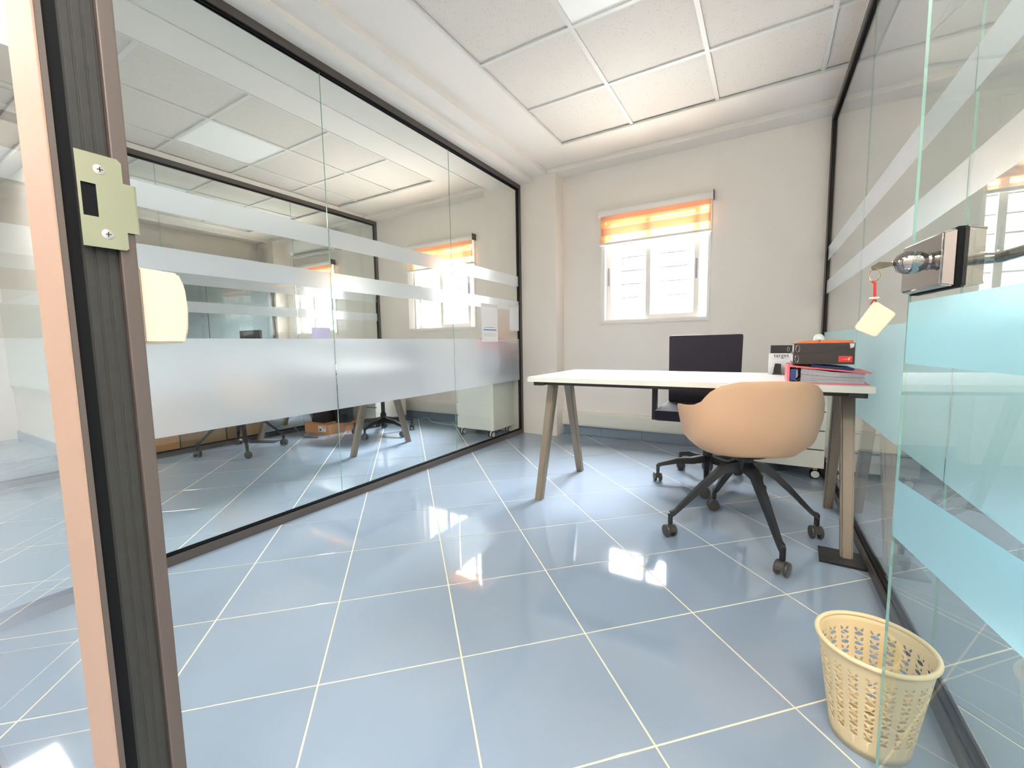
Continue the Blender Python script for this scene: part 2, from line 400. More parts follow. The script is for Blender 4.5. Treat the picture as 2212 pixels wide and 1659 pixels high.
# ------------------------------------------------------------------ ceilings
ceil_top = sobj('ceiling', B(X_END-0.2, X_RO+0.2, Y_C-0.3, YB+0.2, 2.80, 2.92), 'plaster')
tm = bmesh.new(); g = 0.292; bx(tm, -g, g, -g, g, 0, 0.015)
bmesh.ops.bevel(tm, geom=[e for e in tm.edges if all(v.co.z < 0.001 for v in e.verts)], offset=0.004, segments=1, affect='EDGES')
ct_me = bpy.data.meshes.new('ceiling_tile'); tm.to_mesh(ct_me); tm.free(); ct_me.materials.append(M['ctile'])
pm = bmesh.new(); bx(pm, -g, g, -g, g, 0.003, 0.015)
lp_me = bpy.data.meshes.new('light_panel'); pm.to_mesh(lp_me); pm.free(); lp_me.materials.append(M['led_off'])
lp2 = lp_me.copy(); lp2.materials.clear(); lp2.materials.append(M['led'])
P_ = 0.596
def ceiling(name, x0, x1, y0, y1, tx0, nx, ty1, ny, panels=(), lit=(), border=None, px=P_, half_right=0):
    """plaster border at ZC stepping up to the inner border and tile field at ZT"""
    c = struct(name)
    tx1 = tx0 + nx*px + half_right; ty0 = ty1 - ny*P_
    gx0, gx1, gy1, gy0 = (border or (tx0-0.33, tx1+0.33, ty1+0.39, ty0-0.33))
    def ring(bm, ax0, ax1, ay0, ay1, bx0, bx1, by0, by1, z0, z1):
        if bx0 > ax0: bx(bm, ax0, bx0, ay0, ay1, z0, z1)
        if ax1 > bx1: bx(bm, bx1, ax1, ay0, ay1, z0, z1)
        if ay1 > by1: bx(bm, bx0, bx1, by1, ay1, z0, z1)
        if by0 > ay0: bx(bm, bx0, bx1, ay0, by0, z0, z1)
    bm = bmesh.new(); ring(bm, x0, x1, y0, y1, gx0, gx1, gy0, gy1, ZC, 2.81); obj('ceiling_border', bm, 'plaster', c)
    # narrow rounded lip along the step
    bm = bmesh.new(); ring(bm, gx0-0.012, gx1+0.012, gy0-0.012, gy1+0.012, gx0+0.004, gx1-0.004, gy0+0.004, gy1-0.004, ZC-0.006, ZC+0.02); obj('ceiling_bead', bm, 'plaster', c)
    bm = bmesh.new(); ring(bm, gx0, gx1, gy0, gy1, tx0, tx1, ty0, ty1, ZT-0.012, 2.81); obj('inner_border', bm, 'plaster', c)
    bm = bmesh.new(); ring(bm, tx0, tx1, ty0, ty1, tx0+0.016, tx1-0.016 if half_right == 0 or True else tx1, ty0+0.016, ty1-0.016, ZT-0.016, ZT-0.002); obj('edge_trim', bm, 'grid_steel', c)
    for k in range(1, nx + (1 if half_right else 0)):
        obj('grid_bar', B(tx0+k*px-0.012, tx0+k*px+0.012, ty0, ty1, ZT-0.008, ZT+0.01), 'grid_steel', c)
    for k in range(1, ny):
        bm = bmesh.new(); bx(bm, tx0, tx1, ty0+k*P_-0.012, ty0+k*P_+0.012, ZT-0.006, ZT+0.01); obj('cross_bar', bm, 'grid_steel', c)
    for i in range(nx):
        for j in range(ny):
            me = ct_me; nm = 'ceiling_tile'
            if (i, j) in panels: me = lp_me; nm = 'light_panel'
            if (i, j) in lit: me = lp2; nm = 'light_panel'  # lit ones are fill lamps, added along the corridor ceiling
            o = bpy.data.objects.new(nm, me); COL.objects.link(o); o.parent = c
            o.location = (tx0+(i+.5)*px, ty1-(j+.5)*P_, ZT + (0.003 if me is ct_me else 0)); o.scale = (px/P_, 1, 1)
            o.rotation_euler = (random.uniform(-.002, .002), random.uniform(-.002, .002), 0)
    if half_right:
        for j in range(ny):
            o = obj('ceiling_tile', B(tx0+nx*px+0.004, tx1, ty1-(j+1)*P_+.004, ty1-j*P_-.004, ZT+.003, ZT+.018), 'ctile', c)
    return c
ceiling('ceiling_office', X_L-0.1, X_R-0.02, Y_F-0.03, YB+0.02, -1.55, 3, 3.45, 5, panels=((1, 2),), lit=(), border=(-1.885, X_R-0.01, 3.84, 0.30), half_right=X_R-0.02-(-1.55+3*P_))
ceiling('ceiling_office_left', X_END, X_L-0.05, Y_F-0.03, YB+0.02, -6.462, 6, 3.47, 5, panels=((4, 2), (1, 2)), lit=(), border=(-6.70, -2.62, 3.86, 0.25), px=0.583)
ceiling('ceiling_office_right', X_R-0.02, X_RO, Y_F-0.03, YB+0.02, 0.72, 3, 3.45, 5, panels=((1, 2),), lit=(), border=(X_R, 2.9, 3.84, 0.30))
ceiling('ceiling_corridor', X_END-0.2, X_RO, Y_C, Y_F-0.03, -6.6, 16, 0.0, 1, panels=(), lit=((2, 0), (5, 0), (9, 0), (11, 0), (13, 0), (15, 0)), border=(-6.8, 3.1, 0.05, -0.75))
# dropped plaster strips above the glass partitions
sobj('trim_1', B(X_L-0.05, -2.06, Y_F-0.03, YB, 2.512, 2.60), 'plaster', 'dropped plaster strip above the left glass partition')
sobj('trim_2', B(X_L-0.32, X_L-0.05, Y_F-0.03, YB, 2.512, 2.60), 'plaster')
sobj('trim_3', B(X_L2-0.02, X_L2+0.02, Y_F-0.03, YB, 2.556, 2.60), 'plaster')

# ------------------------------------------------------------------ glass partitions (running along local +Y, facing local +X)
BANDS = ((1.613, 1.511), (1.364, 1.266), (0.982, 0.562))
def sheet_film(x, y0, y1, z0, z1, face, m, parent):
    bm = bmesh.new()
    v = [bm.verts.new(p) for p in ((x, y0, z0), (x, y1, z0), (x, y1, z1), (x, y0, z1))]
    if face < 0: v.reverse()
    bm.faces.new(v)
    return obj('frosted_band', bm, m, parent, fix=False)
def partition(name, loc, rz, y0, y1, joints, ztop, filmkey, label, film_side=1, zc=None, bands=BANDS, back_post=True, face=1):
    w_ = struct(name, loc, rz, label)
    L = lambda a, b, c, d, e, f: B(a, b, c, d, e, f, 0.0015)
    obj('bottom_rail', L(-0.02, 0.02, y0, y1, 0.0, 0.042), 'frame', w_)
    obj('top_rail', L(-0.02, 0.02, y0, y1, ztop-0.042, ztop), 'frame', w_)
    if back_post: obj('end_post', L(-0.02, 0.02, y1-0.035, y1, 0.042, ztop-0.042), 'frame', w_)
    bm = bmesh.new()
    for s in (-1, 1):
        bx(bm, s*0.009-0.003, s*0.009+0.003, y0, y1-0.035, 0.042, 0.052)
        bx(bm, s*0.009-0.003, s*0.009+0.003, y0, y1-0.035, ztop-0.056, ztop-0.042)
        bx(bm, s*0.009-0.003, s*0.009+0.003, y1-0.045, y1-0.035, 0.042, ztop-0.042)
    obj('glazing_gasket', bm, 'rubber', w_)
    ys = [y0] + list(joints) + [y1-0.035]
    for a, b in zip(ys, ys[1:]):
        obj('glass_pane', B(-0.004, 0.004, a+0.0012, b-0.0012, 0.045, ztop-0.045), 'glass', w_)
        for bi, (t, u) in enumerate(bands):
            x = 0.0046*film_side
            sheet_film(x, a+0.003, b-0.003, u, t, face, filmkey if bi == 2 else 'film', w_)
    for jn in joints:
        obj('pane_joint', B(-0.0028, 0.0028, jn-0.0007, jn+0.0007, 0.045, ztop-0.045), 'edge_glass', w_)
    return w_
partition('wall_left', (X_L, 0, 0), 0, Y_F+0.03, 3.85, (0.50, 1.625, 2.745), 2.512, 'film', 'frameless glass partition with frosted bands on the left', film_side=1)
partition('wall_left_second', (X_L2, 0, 0), 0, Y_F+0.03, YB, (1.665, 2.86), 2.556, 'film', 'second glass partition beyond the left office', film_side=1)
rr = math.atan2(0.06, 4.0)
partition('wall_right', (0.426, 0, 0), math.atan2(0.060, 4.0), Y_F+0.03, YB, (1.48, 2.73), 2.556, 'film_r', 'frameless glass partition with frosted bands on the right', film_side=-1, face=-1)

# ------------------------------------------------------------------ front glazing and door post
wf = struct('wall_front', label='glass front of the offices beside the doorway')
XJ = -0.53
obj('glass_pane', B(X_L+0.02, XJ-0.04, Y_F-0.005, Y_F+0.005, 0.012, 2.50), 'glass', wf)
obj('glass_pane', B(X_L2+0.02, X_L-0.02, Y_F-0.005, Y_F+0.005, 0.012, 2.50), 'glass', wf)
obj('glass_pane', B(X_END, X_L2-0.02, Y_F-0.005, Y_F+0.005, 0.012, 2.50), 'glass', wf)
obj('glass_pane', B(0.47, X_RO, Y_F-0.005, Y_F+0.005, 0.012, 2.50), 'glass', wf)
obj('bottom_rail', B(X_END, XJ-0.07, Y_F-0.008, Y_F+0.008, 0, 0.012, 0.001), 'frame', wf)
obj('top_rail', B(X_END, X_RO, Y_F-0.02, Y_F+0.02, 2.50, 2.56), 'frame', wf)
obj('bottom_rail', B(0.47, X_RO, Y_F-0.02, Y_F+0.02, 0, 0.042, 0.0015), 'frame', wf)
obj('corner_post', B(X_L-0.025, X_L+0.025, Y_F-0.02, Y_F+0.03, 0, 2.52), 'frame', wf)
obj('corner_post', B(X_L2-0.025, X_L2+0.025, Y_F-0.02, Y_F+0.03, 0, 2.52), 'frame', wf)
obj('door_post', B(0.395, 0.47, Y_F-0.026, Y_F+0.027, 0, 2.50), 'post', wf)
# latch-side post
bm = bmesh.new(); bx(bm, XJ-0.076, XJ-0.014, 0.1245, 0.177, 0, 2.50); bx(bm, XJ-0.016, XJ, 0.1645, 0.177, 0, 2.50, 0.0012); bx(bm, XJ-0.016, XJ-0.0005, 0.1245, 0.1288, 0, 2.50)
obj('door_post', bm, 'post', wf, 'brown aluminium door post')
obj('post_face', B(XJ-0.076, XJ, 0.1225, 0.1243, 0, 2.50, 0.0006), 'post_out', wf, 'pale face of the post towards the corridor')
obj('door_gasket', B(XJ-0.0145, XJ-0.004, 0.129, 0.1385, 0, 2.50), 'rubber', wf, 'black rubber seal')
bm = bmesh.new(); bx(bm, XJ-0.0145, XJ-0.006, 0.139, 0.164, 0, 2.50)
for k in range(3): bx(bm, XJ-0.0065, XJ-0.0052, 0.1405+k*0.008, 0.1465+k*0.008, 0, 2.50, 0.0004)
obj('rebate', bm, 'groove', wf, 'dark grooved rebate')
obj('threshold_rail', B(XJ, 0.395, Y_F-0.02, Y_F+0.02, 2.44, 2.50), 'post', wf)
# strike plate: body, tongue, square hole
ZP0, ZP1 = 1.029, 1.112
XP = XJ+0.0008
def plate_bm():
    bm = bmesh.new()
    y0, y1, y2 = 0.1385, 0.1705, 0.1785
    zc = (ZP0+ZP1)/2
    out = [(y0, ZP0), (y1-0.002, ZP0), (y1, ZP0+0.002), (y1, ZP0+0.017), (y2, ZP0+0.017), (y2+0.001, zc), (y2, ZP1-0.021), (y1, ZP1-0.021), (y1, ZP1-0.003), (y1-0.003, ZP1), (y0, ZP1)]
    hz0, hz1, hy0, hy1 = ZP0+0.027, ZP1-0.027, y0+0.0022, y0+0.0125
    # split in strips round the hole
    bx(bm, XP, XP+0.0016, y0, hy0, ZP0, ZP1)
    bx(bm, XP, XP+0.0016, hy0, hy1, ZP0, hz0); bx(bm, XP, XP+0.0016, hy0, hy1, hz1, ZP1)
    prism(bm, [(XP, hy1, ZP0), (XP, y1-0.002, ZP0), (XP, y1, ZP0+0.002), (XP, y1, ZP0+0.017), (XP, y2, ZP0+0.017), (XP, y2, ZP1-0.021), (XP, y1, ZP1-0.021), (XP, y1, ZP1-0.003), (XP, y1-0.003, ZP1), (XP, hy1, ZP1)], (0.0016, 0, 0))
    # rolled lip at the end of the tongue
    tube(bm, [(XP-0.001, y2, ZP0+0.017), (XP-0.001, y2, ZP1-0.021)], 0.0022, 8)
    return bm, (hy0, hy1, hz0, hz1)
pb, hole = plate_bm()
sp_ = obj('strike_plate', pb, 'steel', wf, 'steel strike plate with a latch hole')
obj('latch_hole', B(XP-0.003, XP+0.0003, hole[0], hole[1], hole[2], hole[3]), 'rubber', sp_)
for z in (ZP0+0.0125, ZP1-0.0135):
    y = 0.1545 if z > 1.07 else 0.1560
    bm = bmesh.new(); mt = Matrix.Translation((XP+0.0016, y, z)) @ Matrix.Rotation(PI/2, 4, 'Y')
    lathe(bm, [(0.0045, -0.001), (0.0045, 0.0002), (0.0035, 0.0009), (0.001, 0.0011)], 16, mt)
    sc = obj('screw', bm, 'screw', sp_, smooth=True)
    bm = bmesh.new(); bx(bm, XP+0.0024, XP+0.0029, y-0.0022, y+0.0022, z-0.0004, z+0.0004); bx(bm, XP+0.0024, XP+0.0029, y-0.0004, y+0.0004, z-0.0022, z+0.0022)
    obj('screw_slot', bm, 'print', sp_)
# cream box fixed to the room side of the post
bm = bmesh.new()
prism(bm, [(XJ-0.06, 0.1775, 0.941), (XJ-0.06, 0.213, 0.941), (XJ-0.06, 0.217, 0.955), (XJ-0.06, 0.2185, 0.977), (XJ-0.06, 0.217, 1.0), (XJ-0.06, 0.212, 1.014), (XJ-0.06, 0.1775, 1.016)], (0.055, 0, 0))
bmesh.ops.bevel(bm, geom=bm.edges[:], offset=0.002, segments=2, affect='EDGES')
swb = obj('switch_box', bm, 'switch'); tag(swb, 'cream plastic box fixed to the brown door post under the steel strike plate', 'box')
# whiteboard on the corridor wall, seen in the glass
wbd = thing('whiteboard', 'long whiteboard on the corridor wall, seen as a reflection left of the door post', 'whiteboard', (-5.6, Y_C, 0.57))
obj('board_surface', B(-2.6, 2.6, 0.002, 0.02, 0.01, 0.88), 'board', wbd)
obj('board_frame', B(-2.62, 2.62, 0.0, 0.012, 0.0, 0.89), 'grid_steel', wbd)
sobj('baseboard_corridor', B(X_END, X_RO, Y_C, Y_C+0.012, 0, 0.09), 'tile')

# ------------------------------------------------------------------ skirting tiles and trunking on the back wall
def skirting(name, x0, x1):
    b = sobj(name, B(x0, x1, YB-0.004, YB+0.001, 0, 0.096), 'grout')
    x = x0
    while x < x1-0.02:
        e = min(x+0.40, x1)
        obj('skirting_tile', B(x+0.0015, e-0.0015, YB-0.014, YB-0.003, 0.001, 0.095, 0.001), 'tile', b); x = e
skirting('baseboard_back', -1.795, X_R-0.04)
skirting('baseboard_back_left', X_L2+0.03, -2.62)
skirting('baseboard_back_right', X_R, X_RO)
skirting('baseboard_back_far', X_END, X_L2-0.03)
def trunking(x0, x1, label):
    t = thing('cable_trunking', label, 'trunking', (0, 0, 0))
    obj('trunking_body', B(x0, x1, YB-0.055, YB, 0.10, 0.243, 0.003), 'trunk', t)
    obj('trunking_lid', B(x0+0.003, x1-0.003, YB-0.062, YB-0.054, 0.112, 0.228, 0.003), 'trunk', t)
    n = int((x1-x0)/0.10)
    bm = bmesh.new()
    for k in range(n):
        x = x0+(k+.5)*(x1-x0)/n; bx(bm, x-0.005, x+0.005, YB-0.05, YB-0.03, 0.095, 0.1005)
    o = obj('trunking_clips', bm, 'bars', t); o['kind'] = 'stuff'
trunking(-1.795, X_R-0.06, 'cream cable trunking low on the back wall behind the white desk')
trunking(X_L2+0.03, -2.62, 'cream cable trunking low on the back wall of the left office, behind the glass')
trunking(X_R, X_RO, 'cream cable trunking on the back wall of the office right of the right glass')

# ------------------------------------------------------------------ windows
def window(n, x0, x1, blind_z, label, trim_label):
    w_ = struct('window_%d' % n, label=label)
    z0, z1 = WZ0, WZ1; t = 0.032; yf = YB-0.012
    bm = bmesh.new()
    for (a, b, c_, d) in ((x0, x0+t, z0, z1), (x1-t*0.7, x1, z0, z1), (x0+t, x1-t*0.7, z0, z0+t), (x0+t, x1-t*0.7, z1-t, z1)):
        bx(bm, a, b, yf, YB+0.10, c_, d)
    obj('window_frame', bm, 'pvc', w_)
    obj('frame_lip', B(x0-0.018, x0+0.004, YB-0.02, YB+0.004, z0-0.012, z1+0.01, 0.002), 'pvc', w_)
    W = x1-x0
    # left sash behind, right sash in front, slid a little to the left
    def sash(a, b, y, pull_side):
        s = 0.042
        bm = bmesh.new()
        for (c0, c1, c2, c3) in ((a, a+s, z0+t, z1-t), (b-s, b, z0+t, z1-t), (a+s, b-s, z0+t, z0+t+s), (a+s, b-s, z1-t-s, z1-t)):
            bx(bm, c0, c1, y, y+0.022, c2, c3)
        o = obj('sash', bm, 'pvc', w_)
        obj('glass_pane', B(a+s, b-s, y+0.009, y+0.013, z0+t+s, z1-t-s), 'glass_win', o)
        px = a+0.018 if pull_side < 0 else b-0.022
        pz = 1.56
        obj('sash_pull', B(px-0.008, px+0.008, y-0.003, y+0.001, pz-0.085, pz+0.085, 0.003), 'handle_grey', o)
    sash(x0+0.032, x0+0.032+W*0.44, YB+0.055, -1)
    sash(x0+W*0.43, x0+W*0.905, YB+0.020, 1)
    bm = bmesh.new()
    for k in range(8):
        z = z0+0.12+k*0.128
        bx(bm, x0, x1, YB+0.155, YB+0.163, z, z+0.010)
    obj('grille_bars', bm, 'bars', w_)['kind'] = 'stuff'
    obj('grille_upright', B(x0+0.15, x0+0.158, YB+0.150, YB+0.156, z0, z1), 'bars', w_)
    # roller blind
    bl = thing('roller_blind', trim_label, 'blind', (x0-0.015, YB-0.045, 0), 0)
    WW = W+0.03
    bm = bmesh.new(); tube(bm, [(0, 0.004, 2.135), (WW, 0.004, 2.135)], 0.030, 20); obj('cassette', bm, 'white_plastic', bl, smooth=True)
    obj('cassette_bracket', B(WW-0.001, WW+0.003, -0.03, 0.045, 2.10, 2.170, 0.0008), 'dark_metal', bl)
    obj('cassette_bracket', B(-0.006, 0.004, -0.026, 0.045, 2.105, 2.165, 0.002), 'white_plastic', bl)
    obj('blind_fabric', B(0.018, WW-0.018, -0.001, 0.0, blind_z, 2.115), 'blind', bl)
    obj('bottom_rail', B(0.004, WW-0.004, -0.008, 0.020, blind_z-0.022, blind_z, 0.004), 'white_plastic', bl)
    for xx in (WW-0.012, WW-0.004):
        bm = bmesh.new(); tube(bm, [(xx, -0.012, 2.11), (xx+0.002, -0.012, 1.6), (xx-0.001, -0.010, 0.98 if xx < WW-0.01 else 1.0)], 0.0013, 6); obj('pull_chain', bm, 'white_plastic', bl)
window(1, *WIN_X[0], 1.865, 'white sliding window behind the desk', 'orange striped roller blind pulled a quarter down on the window behind the white desk')
window(2, *WIN_X[1], 1.865, 'white sliding window of the left office', 'orange striped roller blind seen through the left glass, on the window of the left office')
window(3, *WIN_X[2], 1.90, 'window of the far left office', 'orange striped roller blind seen through two panes, in the farthest left office')
window(4, *WIN_X[3], 1.865, 'window of the right office', 'orange striped roller blind in the office beyond the right glass')

# ------------------------------------------------------------------ desk
def desk(label, xa, xb, loc, group=None):
    d = thing('desk', label, 'desk', loc)
    # local x 0..L, y 0..D
    Ld = xb-xa; D = 0.72
    obj('desktop', B(0, Ld, 0, D, 0.7135, 0.7415, 0.002), ['white'], d)
    obj('edge_band', B(-0.0006, Ld+0.0006, -0.0008, 0.0002, 0.7138, 0.741), 'cream_edge', d, 'cream front edge')
    for x in (0.045, Ld-0.055):
        obj('top_bracket', B(x-0.022, x+0.038, 0.03, D-0.03, 0.690, 0.7135, 0.003), 'dark_metal', d)
        for (yb, yt) in ((0.045, 0.255), (D-0.025, D-0.235)):
            lg = bmesh.new()
            s = 0.030
            a = Vector((x, yb, 0.0)); b = Vector((x, yt, 0.692))
            r0, r1 = 0.025, 0.031
            sec = lambda c_, r_: [(c_.x-r_*0.85, c_.y-r_, c_.z), (c_.x+r_*0.85, c_.y-r_, c_.z), (c_.x+r_*0.85, c_.y+r_, c_.z), (c_.x-r_*0.85, c_.y+r_, c_.z)]
            va = [lg.verts.new(p) for p in sec(a, r0)]; vb = [lg.verts.new(p) for p in sec(b, r1)]
            lg.faces.new(list(reversed(va))); lg.faces.new(vb)
            for k in range(4): lg.faces.new((va[k], va[(k+1) % 4], vb[(k+1) % 4], vb[k]))
            bmesh.ops.bevel(lg, geom=[e for e in lg.edges if abs(e.verts[0].co.z-e.verts[1].co.z) > .3], offset=0.007, segments=3, affect='EDGES')
            obj('leg', lg, 'desk_leg', d, smooth=True)
    for y in (0.10, D-0.10):
        obj('crossbar', B(0.05, Ld-0.05, y-0.02, y+0.02, 0.690, 0.7135, 0.003), 'dark_metal', d)
    return d
DX0, DX1, DY0 = -1.195, 0.371, 2.165
desk('long white desk on splayed bronze legs with a stack of binders on it', DX0, DX1, (DX0, DY0, 0))
desk('white desk on bronze legs seen through the left glass, in the left office', -4.455, -2.93, (-4.455, 2.285, 0))
# black floor plates by the desk feet
fp = obj('floor_plate', B(-0.088, 0.088, -0.075, 0.075, 0, 0.010, 0.002), 'black'); fp.location = (0.307, 2.195, 0.0); fp.rotation_euler = (0, 0, -0.05)
tag(fp, 'black flat plate on the floor at the front right foot of the white desk', 'plate')
fp2 = obj('floor_plate', B(-0.13, 0.13, -0.05, 0.05, 0, 0.006, 0.001), 'black'); fp2.location = (-4.28, 2.30, 0.0); fp2.rotation_euler = (0, 0, 0.5)
tag(fp2, 'black flat plate on the floor in the left office behind the castor chair', 'plate')

# ------------------------------------------------------------------ chairs
def caster(parent, x, y, rz, m='wheel', r=0.030, top=0.075):
    mt = Matrix.Translation((x, y, 0)) @ Matrix.Rotation(rz, 4, 'Z')
    bm = bmesh.new()
    bm2 = []
    tube(bm, [mt @ Vector((0, 0, 0.045)), mt @ Vector((0, 0, top+0.01))], 0.008, 10)
    # hood
    hood = [(-0.013, 0.030*math.cos(a)*0.9, 0.030+0.032*math.sin(a)) for a in [PI*k/8 for k in range(9)]]
    prism(bm, [mt @ Vector(p) for p in hood], mt.to_3x3() @ Vector((0.026, 0, 0)))
    o = obj('caster', bm, m, parent, smooth=True)
    bm = bmesh.new()
    for s in (-1, 1):
        lathe(bm, [(0.020, -0.008), (r*0.93, -0.0065), (r, -0.003), (r, 0.003), (r*0.93, 0.0065), (0.020, 0.008)], 20,
              mt @ Matrix.Translation((s*0.0175, 0.004, r)) @ Matrix.Rotation(PI/2, 4, 'Y'))
    return o, bm
def star_leg(parent, ang, R, z_in, z_out, w0, w1, cm='wheel', crz=0.0):
    ca, sa = math.cos(ang), math.sin(ang)
    def P(r, s, z): return Vector((r*ca - s*sa, r*sa + s*ca, z))
    bm = bmesh.new()
    secs = [(0.02, w0, z_in-0.045, z_in), (0.10, w0*0.9, z_in-0.058, z_in-0.018), (R*0.60, (w0+w1)/2, (z_in+z_out)/2-0.022, (z_in+z_out)/2+0.012), (R*0.94, w1, z_out-0.008, z_out+0.016), (R, w1, z_out-0.022, z_out+0.010), (R+0.006, w1*0.8, z_out-0.030, z_out-0.004)]
    rings = [[bm.verts.new(P(r, -w_/2, zl)), bm.verts.new(P(r, w_/2, zl)), bm.verts.new(P(r, w_*0.36, zh)), bm.verts.new(P(r, -w_*0.36, zh))] for (r, w_, zl, zh) in secs]
    for a, b in zip(rings, rings[1:]):
        for k in range(4): bm.faces.new((a[k], a[(k+1) % 4], b[(k+1) % 4], b[k]))
    bm.faces.new(rings[0]); bm.faces.new(rings[-1])
    tube(bm, [P(R, 0, z_out), P(R, 0, 0.066)], 0.0115, 12)
    lg = obj('leg', bm, 'black', parent, smooth=True)
    c_, wbm = caster(lg, R*ca, R*sa, crz, cm)
    obj('wheel', wbm, 'wheel', lg, smooth=True)
    return lg
def shell_bm():
    NU, NV = 72, 26
    def rim(th):   # th: 0 = back, pi = front ; height of the rim
        a = abs(th)
        pts = [(0.0, 0.766), (0.35, 0.764), (0.60, 0.748), (0.78, 0.718), (0.98, 0.668), (1.15, 0.652), (1.45, 0.642), (1.75, 0.628), (2.00, 0.610), (2.15, 0.592), (2.26, 0.560), (2.40, 0.500), (2.62, 0.446), (PI, 0.438)]
        for (x0, z0), (x1, z1) in zip(pts, pts[1:]):
            if a <= x1:
                t = (a-x0)/(x1-x0); t = t*t*(3-2*t)*0.5+t*0.5; return z0+(z1-z0)*t
        return pts[-1][1]
    bm = bmesh.new(); rings = []
    for v in range(NV+1):
        t = v/NV; ring = []
        for u in range(NU):
            th = -PI + 2*PI*u/NU
            zr = rim(th)
            # profile: flat pan, curved heel, rising flank
            if t < 0.45:
                s = t/0.45; rr_ = s*0.76; z = 0.412 + 0.014*s*s
            else:
                s = (t-0.45)/0.55
                z = 0.426 + (zr-0.426)*(s**1.3)
                rr_ = 0.76 + 0.24*math.sin(min(1, s*(1.6 if abs(th) < 1.2 else 2.2))*PI/2)
            k = max(0, (z-0.436)/0.33)
            ax = 0.250 + 0.034*min(1, k*2.0)
            yb = 0.205 + 0.055*k
            yf = 0.235 + 0.05*k
            c_, s_ = math.cos(th), math.sin(th)
            e = 0.78 if abs(th) < PI/2 else 0.58
            X = ax*math.copysign(abs(s_)**e, s_); Yy = -(yb if c_ > 0 else yf)*math.copysign(abs(c_)**e, c_)
            if abs(th) > 2.2: rr_ = rr_*(1.0)
            # arms flare forward
            ring.append(bm.verts.new((X*rr_, Yy*rr_, z)) if v > 0 else None)
        rings.append(ring)
    cv = bm.verts.new((0, 0, 0.411))
    for u in range(NU): bm.faces.new((cv, rings[1][u], rings[1][(u+1) % NU]))
    for a, b in zip(rings[1:], rings[2:]):
        for u in range(NU): bm.faces.new((a[u], a[(u+1) % NU], b[(u+1) % NU], b[u]))
    return bm
def tub_chair(label, loc, rz_face, rz_base):
    t = thing('tub_chair', label, 'chair', loc)
    bm = shell_bm()
    for v in bm.verts: v.co = Matrix.Rotation(rz_face-PI/2, 4, 'Z') @ v.co
    sh = obj('seat_shell', bm, 'tan', t, 'tan plastic bucket shell', smooth=False)
    for p in sh.data.polygons: p.use_smooth = True
    so = sh.modifiers.new('thick', 'SOLIDIFY'); so.thickness = 0.010; so.offset = -1
    bv = sh.modifiers.new('bev', 'BEVEL'); bv.width = 0.003; bv.segments = 2; bv.limit_method = 'ANGLE'; bv.angle_limit = math.radians(60)
    bm = bmesh.new(); lathe(bm, [(0.10, 0.409), (0.095, 0.404), (0.05, 0.400), (0.036, 0.395), (0.036, 0.33), (0.030, 0.325)], 20)
    obj('swivel_hub', bm, 'black', t, smooth=True)
    for k in range(4):
        star_leg(t, rz_base+k*PI/2, 0.335, 0.375, 0.118, 0.050, 0.026, crz=[0.3, 1.9, 0.8, -0.4][k])
    return t
tub_chair('tan bucket chair on a black castor base, drawn up to the front of the desk', (-0.074, 2.222, 0), math.radians(112), math.radians(27))
tub_chair('chair behind the left glass, only its black four-star castor base clear below the frosted band', (-4.085, 2.00, 0), math.radians(70), math.radians(69))
def task_chair(label, loc, rz, base0, dx=0.0):
    """faces local -Y"""
    t = thing('task_chair', label, 'chair', loc)
    R_ = Matrix.Rotation(rz, 4, 'Z')
    def O(name, bm, m, lab=None, smooth=True):
        if name != 'gas_lift':
            for v in bm.verts: v.co.x += dx
        for v in bm.verts: v.co = R_ @ v.co
        return obj(name, bm, m, t, lab, smooth)
    bm = bmesh.new(); bx(bm, -0.235, 0.235, 0.215, 0.255, 0.50, 0.975, 0.016)
    for v in bm.verts:
        v.co.y += 0.10*(v.co.x/0.235)**2*(-0.35) + (v.co.z-0.56)*0.08
        v.co.x *= 1 - 0.03*(0.98-v.co.z)/0.4
    O('backrest', bm, 'fabric')
    bm = bmesh.new(); bx(bm, -0.245, 0.245, -0.24, 0.22, 0.43, 0.50, 0.022)
    O('seat', bm, 'fabric')
    bm = bmesh.new(); bx(bm, -0.03, 0.03, 0.20, 0.235, 0.40, 0.62, 0.005); bx(bm, -0.03, 0.03, 0.0, 0.22, 0.40, 0.425, 0.004); O('back_support', bm, 'black')
    for s in (-1, 1):
        bm = bmesh.new(); bx(bm, s*0.285-0.014, s*0.285+0.014, -0.04, 0.03, 0.40, 0.635, 0.006); bx(bm, min(s*0.20, s*0.285), max(s*0.20, s*0.285), -0.03, 0.02, 0.405, 0.425, 0.003)
        a = O('armrest', bm, 'black')
        bm = bmesh.new(); bx(bm, s*0.285-0.035, s*0.285+0.035, -0.13, 0.11, 0.63, 0.655, 0.010)
        for v in bm.verts: v.co = R_ @ (v.co + Vector((dx, 0, 0)))
        obj('arm_pad', bm, 'black', a, smooth=True)
    bm = bmesh.new(); lathe(bm, [(0.10, 0.43), (0.10, 0.41), (0.045, 0.395), (0.020, 0.39), (0.020, 0.23), (0.030, 0.22), (0.034, 0.10), (0.026, 0.08)], 18); O('gas_lift', bm, 'black')
    for k in range(5):
        star_leg(t, base0+k*2*PI/5, 0.315, 0.185, 0.115, 0.052, 0.030, crz=0.5+k*1.1)
    return t
task_chair('black task chair with a square mesh back, behind the white desk', (-0.315, 3.01, 0), 0.03, math.radians(203), dx=-0.055)
task_chair('black task chair seen through the left glass behind the left office desk', (-3.50, 3.14, 0), 0.25, math.radians(210))

